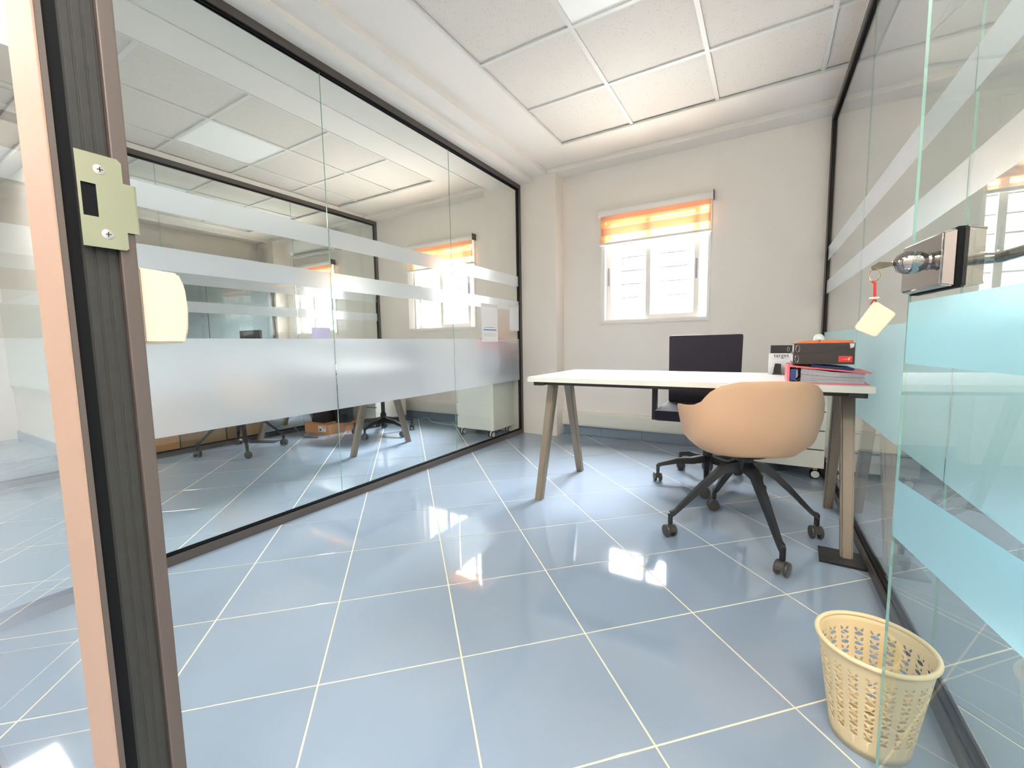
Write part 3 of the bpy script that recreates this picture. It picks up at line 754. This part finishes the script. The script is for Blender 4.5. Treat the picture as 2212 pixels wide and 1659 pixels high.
# ------------------------------------------------------------------ pedestals
def pedestal(label, loc, rz, W=0.42, D=0.50, H=0.60, rows=4):
    """drawers face local -Y"""
    t = thing('drawer_pedestal', label, 'drawer unit', loc, rz)
    obj('cabinet', B(0, W, 0.018, D, 0.075, H, 0.003), 'ped', t)
    obj('front_recess', B(0.004, W-0.004, 0.0168, 0.0182, 0.078, H-0.003), 'dark_metal', t)  # dark plate added to paint the shade in the drawer gaps
    hh = (H-0.075)/rows
    for k in range(rows):
        dr = obj('drawer', B(0.001, W-0.001, 0.0, 0.017, 0.078+k*hh, 0.075+(k+1)*hh-0.006, 0.001), 'ped', t)
        obj('finger_pull', B(W*0.30, W*0.70, -0.004, 0.001, 0.075+(k+1)*hh-0.012, 0.075+(k+1)*hh-0.005, 0.001), 'grid_steel', dr)
    for (x, y) in ((0.045, 0.035), (W-0.045, 0.035), (0.035, D-0.05), (W-0.035, D-0.05)):
        bm = bmesh.new(); bx(bm, x-0.012, x+0.012, y-0.009, y+0.009, 0.030, 0.078, 0.003); c_ = obj('caster', bm, 'white_plastic', t)
        bm = bmesh.new()
        for s in (-1, 1):
            lathe(bm, [(0.012, -0.006), (0.030, -0.004), (0.031, 0.0), (0.030, 0.004), (0.012, 0.006)], 20, Matrix.Translation((x, y+s*0.016, 0.031)) @ Matrix.Rotation(PI/2, 4, 'X'))
        obj('wheel', bm, 'rubber', c_, smooth=True)
        bm = bmesh.new()
        for s in (-1, 1):
            lathe(bm, [(0.024, -0.0072), (0.024, 0.0072)], 20, Matrix.Translation((x, y+s*0.016, 0.031)) @ Matrix.Rotation(PI/2, 4, 'X'))
        obj('wheel_cap', bm, 'white_plastic', c_, smooth=True)
    return t
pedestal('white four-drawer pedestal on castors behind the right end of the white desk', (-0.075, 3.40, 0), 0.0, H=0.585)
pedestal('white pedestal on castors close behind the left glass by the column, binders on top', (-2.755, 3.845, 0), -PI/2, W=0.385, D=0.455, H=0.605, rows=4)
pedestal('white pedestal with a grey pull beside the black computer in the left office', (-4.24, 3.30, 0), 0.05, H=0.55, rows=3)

# ------------------------------------------------------------------ binders and small things on the desk
ZD = 0.7418
def lever_binder(name, label, cat, loc, rz, w_, d_, th, cover, group=None, ring=True, lab=None, paper=True):
    """lies flat, spine at local -X?  local x 0..w_, y 0..d_; the front (-Y) shows the open end; spine on the left (x=0)"""
    t = thing(name, label, cat, loc, rz, group)
    c3 = 0.0028
    obj('cover', B(0, w_, 0, d_, 0, c3, 0.001), cover, t)
    obj('cover', B(0, w_, 0, d_, th-c3, th, 0.001), cover, t)
    obj('spine', B(-0.001, c3, 0, d_, 0, th, 0.001), cover, t)
    return t
# open-end ring binder, pinkish red, lid sloping down to the right
t = thing('ring_binder', 'pinkish red lever-arch binder lying open-ended at the bottom of the stack, thick with papers', 'binder', (0.082, 2.215, ZD), 0.0)
Wb, Db = 0.278, 0.30
def slab(x0, z0, x1, z1, th, y0, y1):
    bm = bmesh.new(); prism(bm, [(x0, y0, z0), (x1, y0, z1), (x1, y0, z1+th), (x0, y0, z0+th)], (0, y1-y0, 0)); return bm
obj('cover', slab(0.0, 0.0, Wb, 0.0, 0.0035, 0, Db), 'pink', t)
obj('cover', slab(-0.004, 0.073, Wb+0.006, 0.047, 0.0045, -0.004, Db), 'pink', t)
bm = slab(-0.004, 0.0, 0.0, 0.0, 0.0, 0, 0.001); bm.free()
obj('spine', B(-0.006, 0.004, -0.002, Db, 0.0, 0.076, 0.002), 'pink', t)
bm = bmesh.new()
for k in range(15):
    z = 0.0045 + k*0.0031
    x1 = Wb-0.012-random.uniform(0, 0.006)
    n = 8; top = []; bot = []
    for i in range(n+1):
        u = i/n; x = 0.045 + (x1-0.045)*u
        lift = (k/14)*0.018*max(0, 1-u*1.8)
        top.append((x, z+0.0026+lift)); bot.append((x, z+lift*0.97))
    y0 = 0.003+random.uniform(0, 0.005)
    prism(bm, [(x, y0, zz) for x, zz in bot] + [(x, y0, zz) for x, zz in reversed(top)], (0, Db-0.01, 0))
o = obj('paper_sheets', bm, 'sheet_edge', t); o['kind'] = 'stuff'
bm = bmesh.new()
for yy in (0.03, 0.11): tube(bm, [(0.022 + 0.024*math.cos(a), yy, 0.036+0.028*math.sin(a)) for a in [2*PI*k/16 for k in range(17)]], 0.0025, 8)
obj('ring_mechanism', bm, 'chrome', t, smooth=True)
obj('lever', B(0.006, 0.028, 0.006, 0.05, 0.012, 0.062, 0.004), 'blue', t)
# blue folder, two black binders, orange folder
def flat_binder(label, x, y, z, w_, d_, th, cover, rz=0.0, kind='black'):
    t = thing('box_binder', label, 'binder', (x, y, z), rz)
    obj('cover', B(0, w_, 0, d_, 0, 0.003, 0.001), cover, t); obj('cover', B(0, w_, 0, d_, th-0.003, th, 0.001), cover, t)
    obj('spine', B(0.0, w_, 0.0, 0.004, 0.002, th-0.002, 0.001), cover, t)
    obj('paper_block', B(0.006, w_-0.006, 0.006, d_-0.006, 0.003, th-0.003), 'sheet_edge', t)
    return t
bz = ZD+0.062
fb = thing('folder', 'thin dark blue folder squeezed between the red binder and the black binders', 'folder', (0.165, 2.275, ZD+0.0716), 0.0)
fb.rotation_euler = (0, 0.088, 0)
obj('cover', B(0, 0.152, 0, 0.22, 0, 0.002, 0.0005), 'blue', fb); obj('cover', B(0, 0.152, 0, 0.22, 0.0052, 0.0072, 0.0005), 'blue', fb); obj('spine', B(0.150, 0.152, 0, 0.22, 0.001, 0.006), 'blue', fb); obj('paper_block', B(0.004, 0.149, 0.004, 0.216, 0.002, 0.0052), 'blue', fb)
b1 = flat_binder('lower black lever-arch binder with the red label in the stack on the desk', 0.098, 2.28, ZD+0.0815, 0.218, 0.27, 0.0455, 'binder_black')
ol = obj('spine_label', B(0.163, 0.210, -0.001, 0.0005, 0.010, 0.036, 0.0004), 'label_red', b1, 'red label with a pale tick')
bm = bmesh.new(); prism(bm, [(0.168, -0.0018, 0.020), (0.196, -0.0018, 0.0245), (0.199, -0.0018, 0.030), (0.203, -0.0018, 0.030), (0.198, -0.0018, 0.016), (0.195, -0.0018, 0.0225)], (0, 0.0006, 0)); obj('label_tick', bm, 'sheet', b1)
b2 = flat_binder('upper black lever-arch binder, under the orange folder on the stack', 0.100, 2.283, ZD+0.1275, 0.216, 0.27, 0.0455, 'binder_black')
bm = bmesh.new(); prism(bm, [(0.197, -0.001, 0.043), (0.213, -0.001, 0.043), (0.212, -0.001, 0.028), (0.200, -0.001, 0.022)], (0, 0.0012, 0)); obj('torn_corner', bm, 'sheet', b2)
for b_, zz in ((b1, 0.0225), (b2, 0.0225)):
    bm = bmesh.new(); tube(bm, [(0.014+0.007*math.cos(a), -0.0022, zz+0.016*math.sin(a)) for a in [2*PI*k/14 for k in range(15)]], 0.0016, 6); obj('finger_ring', bm, 'chrome', b_, smooth=True)
of = thing('folder', 'orange-red elastic folder lying on top of the binder stack', 'folder', (0.104, 2.287, ZD+0.1735), 0.0)
bm = bmesh.new(); prism(bm, [(0.0, 0, 0.0), (0.206, 0, 0.0), (0.204, 0, 0.011), (0.14, 0, 0.013), (0.05, 0, 0.010), (0.012, 0, 0.004)], (0, 0.25, 0)); obj('cover', bm, 'orange', of)
bm = bmesh.new(); tube(bm, [(0.085, -0.002, 0.001), (0.092, -0.001, 0.0135), (0.10, 0.25, 0.0135)], 0.0012, 6); obj('elastic', bm, 'black', of)
wp = thing('white_mug', 'white rounded cup just showing over the orange folder', 'cup', (0.224, 2.70, ZD))
bm = bmesh.new(); lathe(bm, [(0.020, 0), (0.024, 0.006), (0.025, 0.10), (0.025, 0.185), (0.022, 0.203), (0.014, 0.214), (0.003, 0.217)], 24); obj('cup_body', bm, 'white_plastic', wp, smooth=True)
# small white carton with black box on top
cb = thing('white_carton', 'white carton printed target at the back edge of the desk beside the binders', 'box', (0.006, 2.80, ZD))
obj('carton_body', B(0, 0.122, 0, 0.075, 0, 0.115, 0.001), 'sheet', cb)
text('printed_word', 'target', 0.030, 'print', cb, Matrix.Translation((0.060, -0.0008, 0.103)) @ FACE_CAM)
obj('printed_line', B(0.012, 0.11, -0.0006, 0.0002, 0.085, 0.0858), 'bars', cb)
obj('printed_line', B(0.035, 0.085, -0.0006, 0.0002, 0.0905, 0.0912), 'bars', cb)
bb_ = thing('black_box', 'small black box with a gold loop on it, on top of the white carton', 'box', (0.014, 2.805, ZD+0.1155))
obj('box_body', B(0, 0.104, 0, 0.06, 0, 0.044, 0.001), 'black', bb_)
bm = bmesh.new(); tube(bm, [(0.083+0.005*math.cos(a), -0.001, 0.022+0.012*math.sin(a)) for a in [2*PI*k/14 for k in range(15)]], 0.0011, 6); obj('gold_loop', bm, 'brass', bb_, smooth=True)
for (x, hgt, wd, lab) in ((0.030, 0.060, 0.036, 'black hole punch standing before the white carton, left of the stapler'), (0.084, 0.048, 0.032, 'black stapler between the hole punch and the binders, before the white carton')):
    t = thing('hole_punch' if x < 0.05 else 'stapler', lab, 'hole punch' if x < 0.05 else 'stapler', (x, 2.755, ZD))
    bm = bmesh.new(); prism(bm, [(0, 0, 0), (wd, 0, 0), (wd, 0, hgt*0.95), (0.008, 0, hgt), (0.003, 0, hgt*0.55)], (0, 0.035, 0)); bmesh.ops.bevel(bm, geom=bm.edges[:], offset=0.002, segments=1, affect='EDGES'); obj('body', bm, 'black', t)
    obj('foot', B(-0.004, wd+0.004, -0.004, 0.038, 0, 0.006, 0.001), 'black', t)

# ------------------------------------------------------------------ binders in the left office, papers on the left glass
def stack_binder(label, z, th, cover, x=-2.66, y=3.52, w_=0.34, d_=0.27):
    t = thing('lever_binder', label, 'binder', (x, y, z))
    obj('cover', B(0, w_, 0, d_, 0, 0.003, 0.001), cover, t); obj('cover', B(0, w_, 0, d_, th-0.003, th, 0.001), cover, t)
    obj('spine', B(w_-0.004, w_, 0, d_, 0.002, th-0.002, 0.001), cover, t)
    obj('paper_block', B(0.006, w_-0.006, 0.006, d_-0.006, 0.003, th-0.003), 'sheet_edge', t)
    return t
stack_binder('blue binder at the bottom of the stack on the pedestal behind the left glass', 0.606, 0.075, 'blue')
k_ = stack_binder('black binder with a red-edged white label in the stack behind the left glass', 0.682, 0.115, 'binder_black', x=-2.62, w_=0.36)
obj('spine_label', B(0.3602, 0.3612, 0.13, 0.25, 0.012, 0.085), 'label_red', k_); obj('spine_label', B(0.3612, 0.3620, 0.15, 0.235, 0.026, 0.072), 'sheet', k_)
stack_binder('thick red binder second from the top of the stack behind the left glass', 0.798, 0.10, 'red', x=-2.62)
t = thing('folder', 'red card folder on top of the stack behind the left glass', 'folder', (-2.64, 3.53, 0.899))
bm = bmesh.new(); prism(bm, [(0, 0, 0), (0.34, 0, 0), (0.34, 0, 0.085), (0.20, 0, 0.10), (0, 0, 0.07)], (0, 0.18, 0)); obj('cover', bm, 'red', t)
def sheet_on_glass(label, y0, y1, z0, z1, lines):
    t = thing('paper_sheet', label, 'paper', (X_L+0.0075, y0, z0))
    obj('sheet', B(0, 0.0008, 0, y1-y0, 0, z1-z0), 'sheet', t)
    obj('tape', B(-0.0002, 0.001, -0.004, y1-y0+0.004, z1-z0-0.004, z1-z0+0.025), 'grid_steel', t)
    for (a, b, c_, d, m_) in lines:
        obj('printed_line', B(0.0008, 0.0011, a, b, c_, d), m_, t)
    return t
sheet_on_glass('printed sheet with a blue line taped to the left glass above the frosted band', 3.135, 3.40, 0.955, 1.275, [(0.03, 0.24, 0.105, 0.115, 'blue_print'), (0.05, 0.21, 0.130, 0.134, 'bars'), (0.03, 0.22, 0.07, 0.072, 'bars'), (0.03, 0.22, 0.055, 0.057, 'bars')])
sheet_on_glass('blank sheet taped to the left glass close to the end post', 3.62, 3.80, 1.065, 1.30, [])

# ------------------------------------------------------------------ things in the left and far offices
tr = thing('cardboard_tray', 'low brown carton with a white barcode label under the black computer', 'box', (-4.375, 2.80, 0), 0.04)
obj('carton_body', B(0, 0.40, 0, 0.36, 0, 0.105, 0.002), 'cardboard_o', tr)
obj('carton_label', B(0.23, 0.35, -0.001, 0.0005, 0.025, 0.085), 'sheet', tr)
obj('barcode', B(0.245, 0.275, -0.0016, 0.0005, 0.035, 0.055), 'print', tr); obj('barcode', B(0.29, 0.34, -0.0016, 0.0005, 0.068, 0.074), 'print', tr)
pc = thing('computer_tower', 'black computer tower standing on the low carton in the left office', 'computer', (-4.33, 2.86, 0.106), 0.04)
obj('tower_case', B(0, 0.20, 0, 0.32, 0, 0.40, 0.006), 'black', pc); obj('front_strip', B(0.004, 0.012, -0.002, 0.001, 0.04, 0.36), 'steel', pc)
bn = thing('black_bin', 'black round bin beside the computer in the left office', 'bin', (-4.01, 3.04, 0.106))
bm = bmesh.new(); lathe(bm, [(0.085, 0), (0.09, 0.01), (0.11, 0.30), (0.105, 0.30)], 24); obj('bin_body', bm, 'black', bn, smooth=True)
for (pts, m_, lab) in (([(-4.55+0.08, 2.75, 0.01), (-4.42, 2.70, 0.08), (-4.30, 2.66, 0.06), (-4.15, 2.62, 0.012), (-3.95, 2.66, 0.006)], 'cable', 'blue-grey cable curling over the floor before the low carton'),
                       ([(-3.95, 3.90, 0.006), (-3.70, 3.80, 0.006), (-3.55, 3.86, 0.05), (-3.40, 3.84, 0.006), (-2.90, 3.80, 0.006)], 'green_cable', 'pale green cable lying along the back wall of the left office')):
    bm = bmesh.new(); sm = []
    P4 = [Vector(p) for p in pts]
    for a, b, c_, d in zip([P4[0]]+P4[:-2], P4[:-1], P4[1:], P4[2:]+[P4[-1]]):
        for k in range(6):
            s = k/6; sm.append(0.5*((2*b)+(-a+c_)*s+(2*a-5*b+4*c_-d)*s*s+(-a+3*b-3*c_+d)*s**3))
    sm.append(P4[-1]); tube(bm, sm, 0.0045, 8)
    tag(obj('cable', bm, m_, smooth=True), lab, 'cable')
for (x, y, w_, d_, h_, m_, lab) in ((-4.98, 1.22, 0.42, 0.475, 0.55, 'cardboard_o', 'orange-brown carton nearest the door post, beyond the second glass'),
                                 (-4.96, 1.71, 0.40, 0.375, 0.60, 'cardboard', 'brown carton second along the second glass partition'),
                                 (-5.02, 2.10, 0.46, 0.36, 0.52, 'cardboard', 'brown carton with dark print, farthest of the three against the second glass')):
    t = thing('carton', lab, 'box', (x, y, 0), 0.0)
    obj('carton_body', B(0, w_, 0, d_, 0, h_, 0.003), m_, t)
    obj('packing_tape', B(-0.0005, w_+0.0008, d_*0.45, d_*0.55, h_-0.06, h_+0.0008), 'tag', t)
    if y > 2.0:
        for k in range(4): obj('printed_mark', B(w_, w_+0.001, 0.08+k*0.055, 0.115+k*0.055, 0.17, 0.225), 'print', t)
    if 1.5 < y < 2.0:
        obj('printed_mark', B(w_, w_+0.001, 0.20, 0.27, 0.18, 0.23), 'print', t)
ac = thing('air_conditioner', 'white wall air conditioner in the far left office above its window', 'air conditioner', (-6.12, YB, 2.26))
bm = bmesh.new(); prism(bm, [(0, 0, 0.02), (0, -0.13, 0), (0, -0.20, 0.06), (0, -0.20, 0.20), (0, -0.17, 0.235), (0, 0, 0.235)], (0.95, 0, 0)); bmesh.ops.bevel(bm, geom=bm.edges[:], offset=0.008, segments=2, affect='EDGES'); obj('unit_body', bm, 'white_plastic', ac)
obj('air_flap', B(0.06, 0.89, -0.195, -0.12, 0.005, 0.014, 0.002), 'bars', ac)
orn = thing('woven_hanging', 'white knotted hanging on the far column near the air conditioner', 'wall hanging', (-6.78, 3.84, 2.20))
bm = bmesh.new()
for i in range(6):
    for j in range(18):
        bx(bm, -0.10+i*0.034+(0.017 if j % 2 else 0), -0.10+i*0.034+0.020+(0.017 if j % 2 else 0), -0.03, 0, -0.05+j*0.019, -0.05+j*0.019+0.012, 0.0)
o = obj('knots', bm, 'white_plastic', orn); o['kind'] = 'stuff'
obj('backing', B(-0.10, 0.12, -0.008, 0, -0.06, 0.30), 'wall', orn)
cab = thing('tall_cabinet', 'tall dark cabinet against the end wall of the far left office', 'cabinet', (X_END+0.005, 2.0, 0))
obj('cabinet_body', B(0, 0.42, 0, 1.75, 0, 2.18, 0.004), 'cab', cab)
for k in range(2): obj('door', B(0.42, 0.438, 0.005+k*0.873, 0.872+k*0.873, 0.03, 2.17, 0.003), 'cab', cab)
fd = desk('white desk of the far left office, beyond the second glass', -6.3, -4.9, (-6.35, 2.9, 0))
mo = thing('monitor', 'black computer monitor in the far left office, just above the frosted band', 'monitor', (-5.95, 3.12, 0.7418))
obj('screen', B(-0.24, 0.24, -0.02, 0.02, 0.12, 0.43, 0.006), 'black', mo); obj('stand', B(-0.03, 0.03, 0.02, 0.05, 0.01, 0.25), 'black', mo); obj('foot', B(-0.11, 0.11, -0.06, 0.08, 0, 0.012, 0.003), 'black', mo)
pp = thing('paper_sheet', 'lilac-white sheet taped to the second glass just above its frosted band', 'paper', (X_L2+0.0075, 3.02, 0.90))
obj('sheet', B(0, 0.0008, 0, 0.24, 0.06, 0.26), 'lilac', pp)

# ------------------------------------------------------------------ the open door
DA = math.radians(8.9)
door = struct('door_1', (0.2257, 1.080, 0), DA, 'frameless glass door standing open on the right')
# local: free edge at y=0, hinge at y=-DL ; the side facing the camera is local -X
DL = 0.92      # drafted size; the meshes are resized by KD below
KD = 0.927
KM = Matrix.Translation((0, 0, CAMH*(1-KD))) @ Matrix.Diagonal((KD, KD, KD, 1))
obj('glass_pane', B(-0.003, 0.003, -DL, 0, -0.062, 2.52), 'glass_door', door)
obj('glass_edge', B(-0.0026, 0.0026, -0.0002, 0.0006, -0.062, 2.52), 'edge_glass', door, 'green polished edge of the glass')
for (t_, u_) in ((1.004, 0.881), (0.639, 0.516)):
    sheet_film(-0.0038, -DL, -0.008, u_, t_, -1, 'film_r', door)
for z in (0.25, 2.15): obj('hinge', B(-0.016, 0.016, -DL-0.02, -DL+0.06, z-0.05, z+0.05, 0.003), 'chrome', door)
# lock case clamped on the glass
def taper_case(x0, x1, ya, yb, za, zb, c_):
    bm = bmesh.new(); bx(bm, x0, x1, ya, yb, za, zb)
    for v in bm.verts:
        if abs(v.co.x-x0) < 1e-6:
            v.co.y += c_ if v.co.y < (ya+yb)/2 else -c_
            v.co.z += c_ if v.co.z < (za+zb)/2 else -c_
    bmesh.ops.bevel(bm, geom=bm.edges[:], offset=0.0025, segments=3, affect='EDGES')
    return bm
lc = obj('lock_case', taper_case(-0.024, -0.0065, -0.168, -0.018, 1.018, 1.113, 0.004), 'chrome', door, 'chrome lock case', smooth=True)
lc2 = obj('lock_case', taper_case(0.028, 0.0065, -0.168, -0.018, 1.018, 1.113, 0.004), 'chrome', door, smooth=True)
obj('case_gasket', B(-0.0068, 0.0068, -0.170, -0.016, 1.016, 1.115), 'rubber', door)
YK, ZK = -0.135, 1.066
bm = bmesh.new(); mt = Matrix.Translation((-0.023, YK, ZK)) @ Matrix.Rotation(-PI/2, 4, 'Y')
lathe(bm, [(0.015, 0.0), (0.015, 0.006), (0.0165, 0.008), (0.0145, 0.011), (0.0175, 0.018), (0.0205, 0.030), (0.0195, 0.040), (0.014, 0.050), (0.005, 0.0555)], 24, mt)
kn = obj('knob', bm, 'chrome', lc, 'chrome bullet-shaped knob', smooth=True)
bm = bmesh.new()
tube(bm, [(0.028, YK, 1.064), (0.055, YK, 1.064), (0.062, YK-0.01, 1.064), (0.064, YK-0.12, 1.067), (0.064, YK-0.16, 1.074)], [0.010, 0.009, 0.009, 0.008, 0.006], 14)
obj('lever', bm, 'chrome', lc2, 'chrome lever', smooth=True)

for ch in door.children_recursive: ch.data.transform(KM)
# key with ring, red cord and tag (hanging from the knob)
Rz = Matrix.Rotation(DA, 4, 'Z'); D0 = Vector((0.2257, 1.080, 0))
kp = D0 + (Rz @ (KM @ Vector((-0.023-0.0555, YK, ZK))))
out = (Rz @ Vector((-1, 0, 0)))
ks = thing('key_set', 'key in the chrome door knob with ring, red cord and square cream tag', 'key', tuple(kp))
kb = bmesh.new()
w0 = 0.0055
side = Vector((0, 0, 1)); nrm = out.cross(side).normalized()
def kpt(a, b): return out*a + side*b
pts = [kpt(-0.004, 0.002), kpt(0.010, 0.0035), kpt(0.020, 0.0045), kpt(0.0315, -0.003), kpt(0.028, -0.010), kpt(0.014, -0.0075), kpt(-0.004, -0.003)]
prism(kb, [p - nrm*0.001 for p in pts], nrm*0.002)
obj('key_blade', kb, 'key', ks)
rc = kpt(0.0255, -0.018)
bm = bmesh.new(); ax1 = (out*0.75 + nrm*0.66).normalized()
tube(bm, [rc + ax1*0.0085*math.cos(a) + side*0.0115*math.sin(a) for a in [2*PI*k/24 for k in range(25)]], 0.0009, 6, cap=False); obj('key_ring', bm, 'brass', ks, smooth=True)
c0 = rc + Vector((0, 0, -0.0115))
bm = bmesh.new(); tube(bm, [c0+Vector((-0.003, 0, 0.001)), c0+Vector((0.0015, 0, -0.003)), c0+Vector((0.002, 0, -0.014)), c0+Vector((0.0025, 0, -0.030))], 0.0022, 8)
tube(bm, [c0+Vector((0.002, 0, -0.032)), c0+Vector((-0.003, 0, -0.041))], 0.0012, 6); tube(bm, [c0+Vector((0.003, 0, -0.032)), c0+Vector((0.0075, 0, -0.044))], 0.0012, 6)
obj('red_cord', bm, 'red_cord', ks, smooth=True)
bm = bmesh.new(); lathe(bm, [(0.007, -0.002), (0.0078, -0.001), (0.0078, 0.001), (0.007, 0.002)], 20, Matrix.Translation(c0+Vector((0.002, 0, -0.0305)))); obj('bead', bm, 'tag', ks, smooth=True)
# square tag hanging by a corner
tc_ = c0 + Vector((0.002, 0, -0.0385))
def T2(a, b): return tc_ + Vector((a*1.13, -0.003, b*1.13))
bm = bmesh.new(); prism(bm, [T2(-0.001, 0.001), T2(0.004, 0.001), T2(0.0265, -0.0175), T2(0.027, -0.0215), T2(0.006, -0.0535), T2(0.002, -0.055), T2(-0.021, -0.043), T2(-0.023, -0.038)], (0.0, 0.0045, 0.0))
bmesh.ops.bevel(bm, geom=bm.edges[:], offset=0.0010, segments=2, affect='EDGES'); obj('tag', bm, 'tag', ks)
for ch in ks.children: ch.data.transform(Matrix.Scale(KD, 4))

# ------------------------------------------------------------------ waste basket
wbk = thing('waste_basket', 'beige perforated round plastic waste basket on the floor behind the glass door edge', 'basket', (0.234, 1.212, 0), math.radians(0))
H_ = 0.237
def ell(t, a, b, z, rot=0.0): return Vector((a*math.cos(t), b*math.sin(t), z))
BA = (0.073, 0.073); TA = (0.106, 0.106)
def rad(z): k = z/H_; return (BA[0]+(TA[0]-BA[0])*k, BA[1]+(TA[1]-BA[1])*k)
def basket_wall():
    bm = bmesh.new()
    NC = 20; rows = 7; z0, z1 = 0.045, 0.208; hz = (z1-z0)/rows
    K = 24     # fine columns in one motif cell
    R = 16     # fine rows in one motif cell
    NT = NC*K
    zs = [0.0, 0.02] + [z0+(z1-z0)*k/(rows*R) for k in range(rows*R+1)] + [0.222, H_]
    grid = []
    for z in zs:
        a, b = rad(z); grid.append([bm.verts.new(ell(2*PI*u/NT, a, b, z)) for u in range(NT)])
    def hole(u, v):
        # u in -.5...5 across the cell, v in 0..1 up the cell
        if ((u)/0.29)**2 + ((v-0.25)/0.22)**2 < 1: return True
        for s in (-1, 1):
            # petal above the oval, leaning outwards
            uu = u - s*(0.15+0.12*(v-0.52)/0.42)
            if 0.53 < v < 0.95 and abs(uu) < 0.095*(1-((v-0.66)/(0.29 if v > 0.66 else 0.18))**2): return True
        return False
    for r in range(len(zs)-1):
        for u in range(NT):
            if 2 <= r < 2+rows*R:
                cu = (u % K + 0.5)/K - 0.5; cv = ((r-2) % R + 0.5)/R
                if hole(cu, cv): continue
            bm.faces.new((grid[r][u], grid[r][(u+1) % NT], grid[r+1][(u+1) % NT], grid[r+1][u]))
    for v in [v for v in bm.verts if not v.link_faces]: bm.verts.remove(v)
    return bm
bo = obj('basket_wall', basket_wall(), 'basket', wbk)
so = bo.modifiers.new('thick', 'SOLIDIFY'); so.thickness = 0.0022; so.offset = 0
for p in bo.data.polygons: p.use_smooth = True
bm = bmesh.new(); n = 64
tube(bm, [ell(2*PI*k/n, TA[0]+0.002, TA[1]+0.002, H_) for k in range(n+1)], 0.0055, 10, cap=False); obj('rim', bm, 'basket', wbk, smooth=True)
bm = bmesh.new(); a = [bm.verts.new(ell(2*PI*k/48, BA[0]-0.001, BA[1]-0.001, 0.006)) for k in range(48)]; bm.faces.new(a)
r_ = bmesh.ops.extrude_face_region(bm, geom=bm.faces[:])
for v in r_['geom']:
    if isinstance(v, bmesh.types.BMVert): v.co.z = 0.0005
obj('basket_base', bm, 'basket', wbk)
wbk.rotation_euler = (0, 0, math.radians(-20))

# ------------------------------------------------------------------ groups of repeats
for o in list(COL.objects):
    if o.parent or 'category' not in o: continue
    st = o.name.split('.')[0]
    gname = {'roller_blind': 'orange striped blinds on the office windows', 'carton': 'cartons against the second glass partition',
             'box_binder': 'black binders in the stack on the desk', 'desk': 'white desks of the offices', 'tub_chair': 'tan bucket chairs before the desks',
             'task_chair': 'black task chairs behind the desks', 'drawer_pedestal': 'white drawer pedestals on castors', 'lever_binder': 'binders stacked behind the left glass',
             'cable_trunking': 'cream trunking along the back walls', 'floor_plate': 'black plates on the floor by the desks', 'cable': 'cables on the floor of the left office',
             'paper_sheet': 'sheets taped to the glass'}.get(st)
    if gname: o['group'] = gname
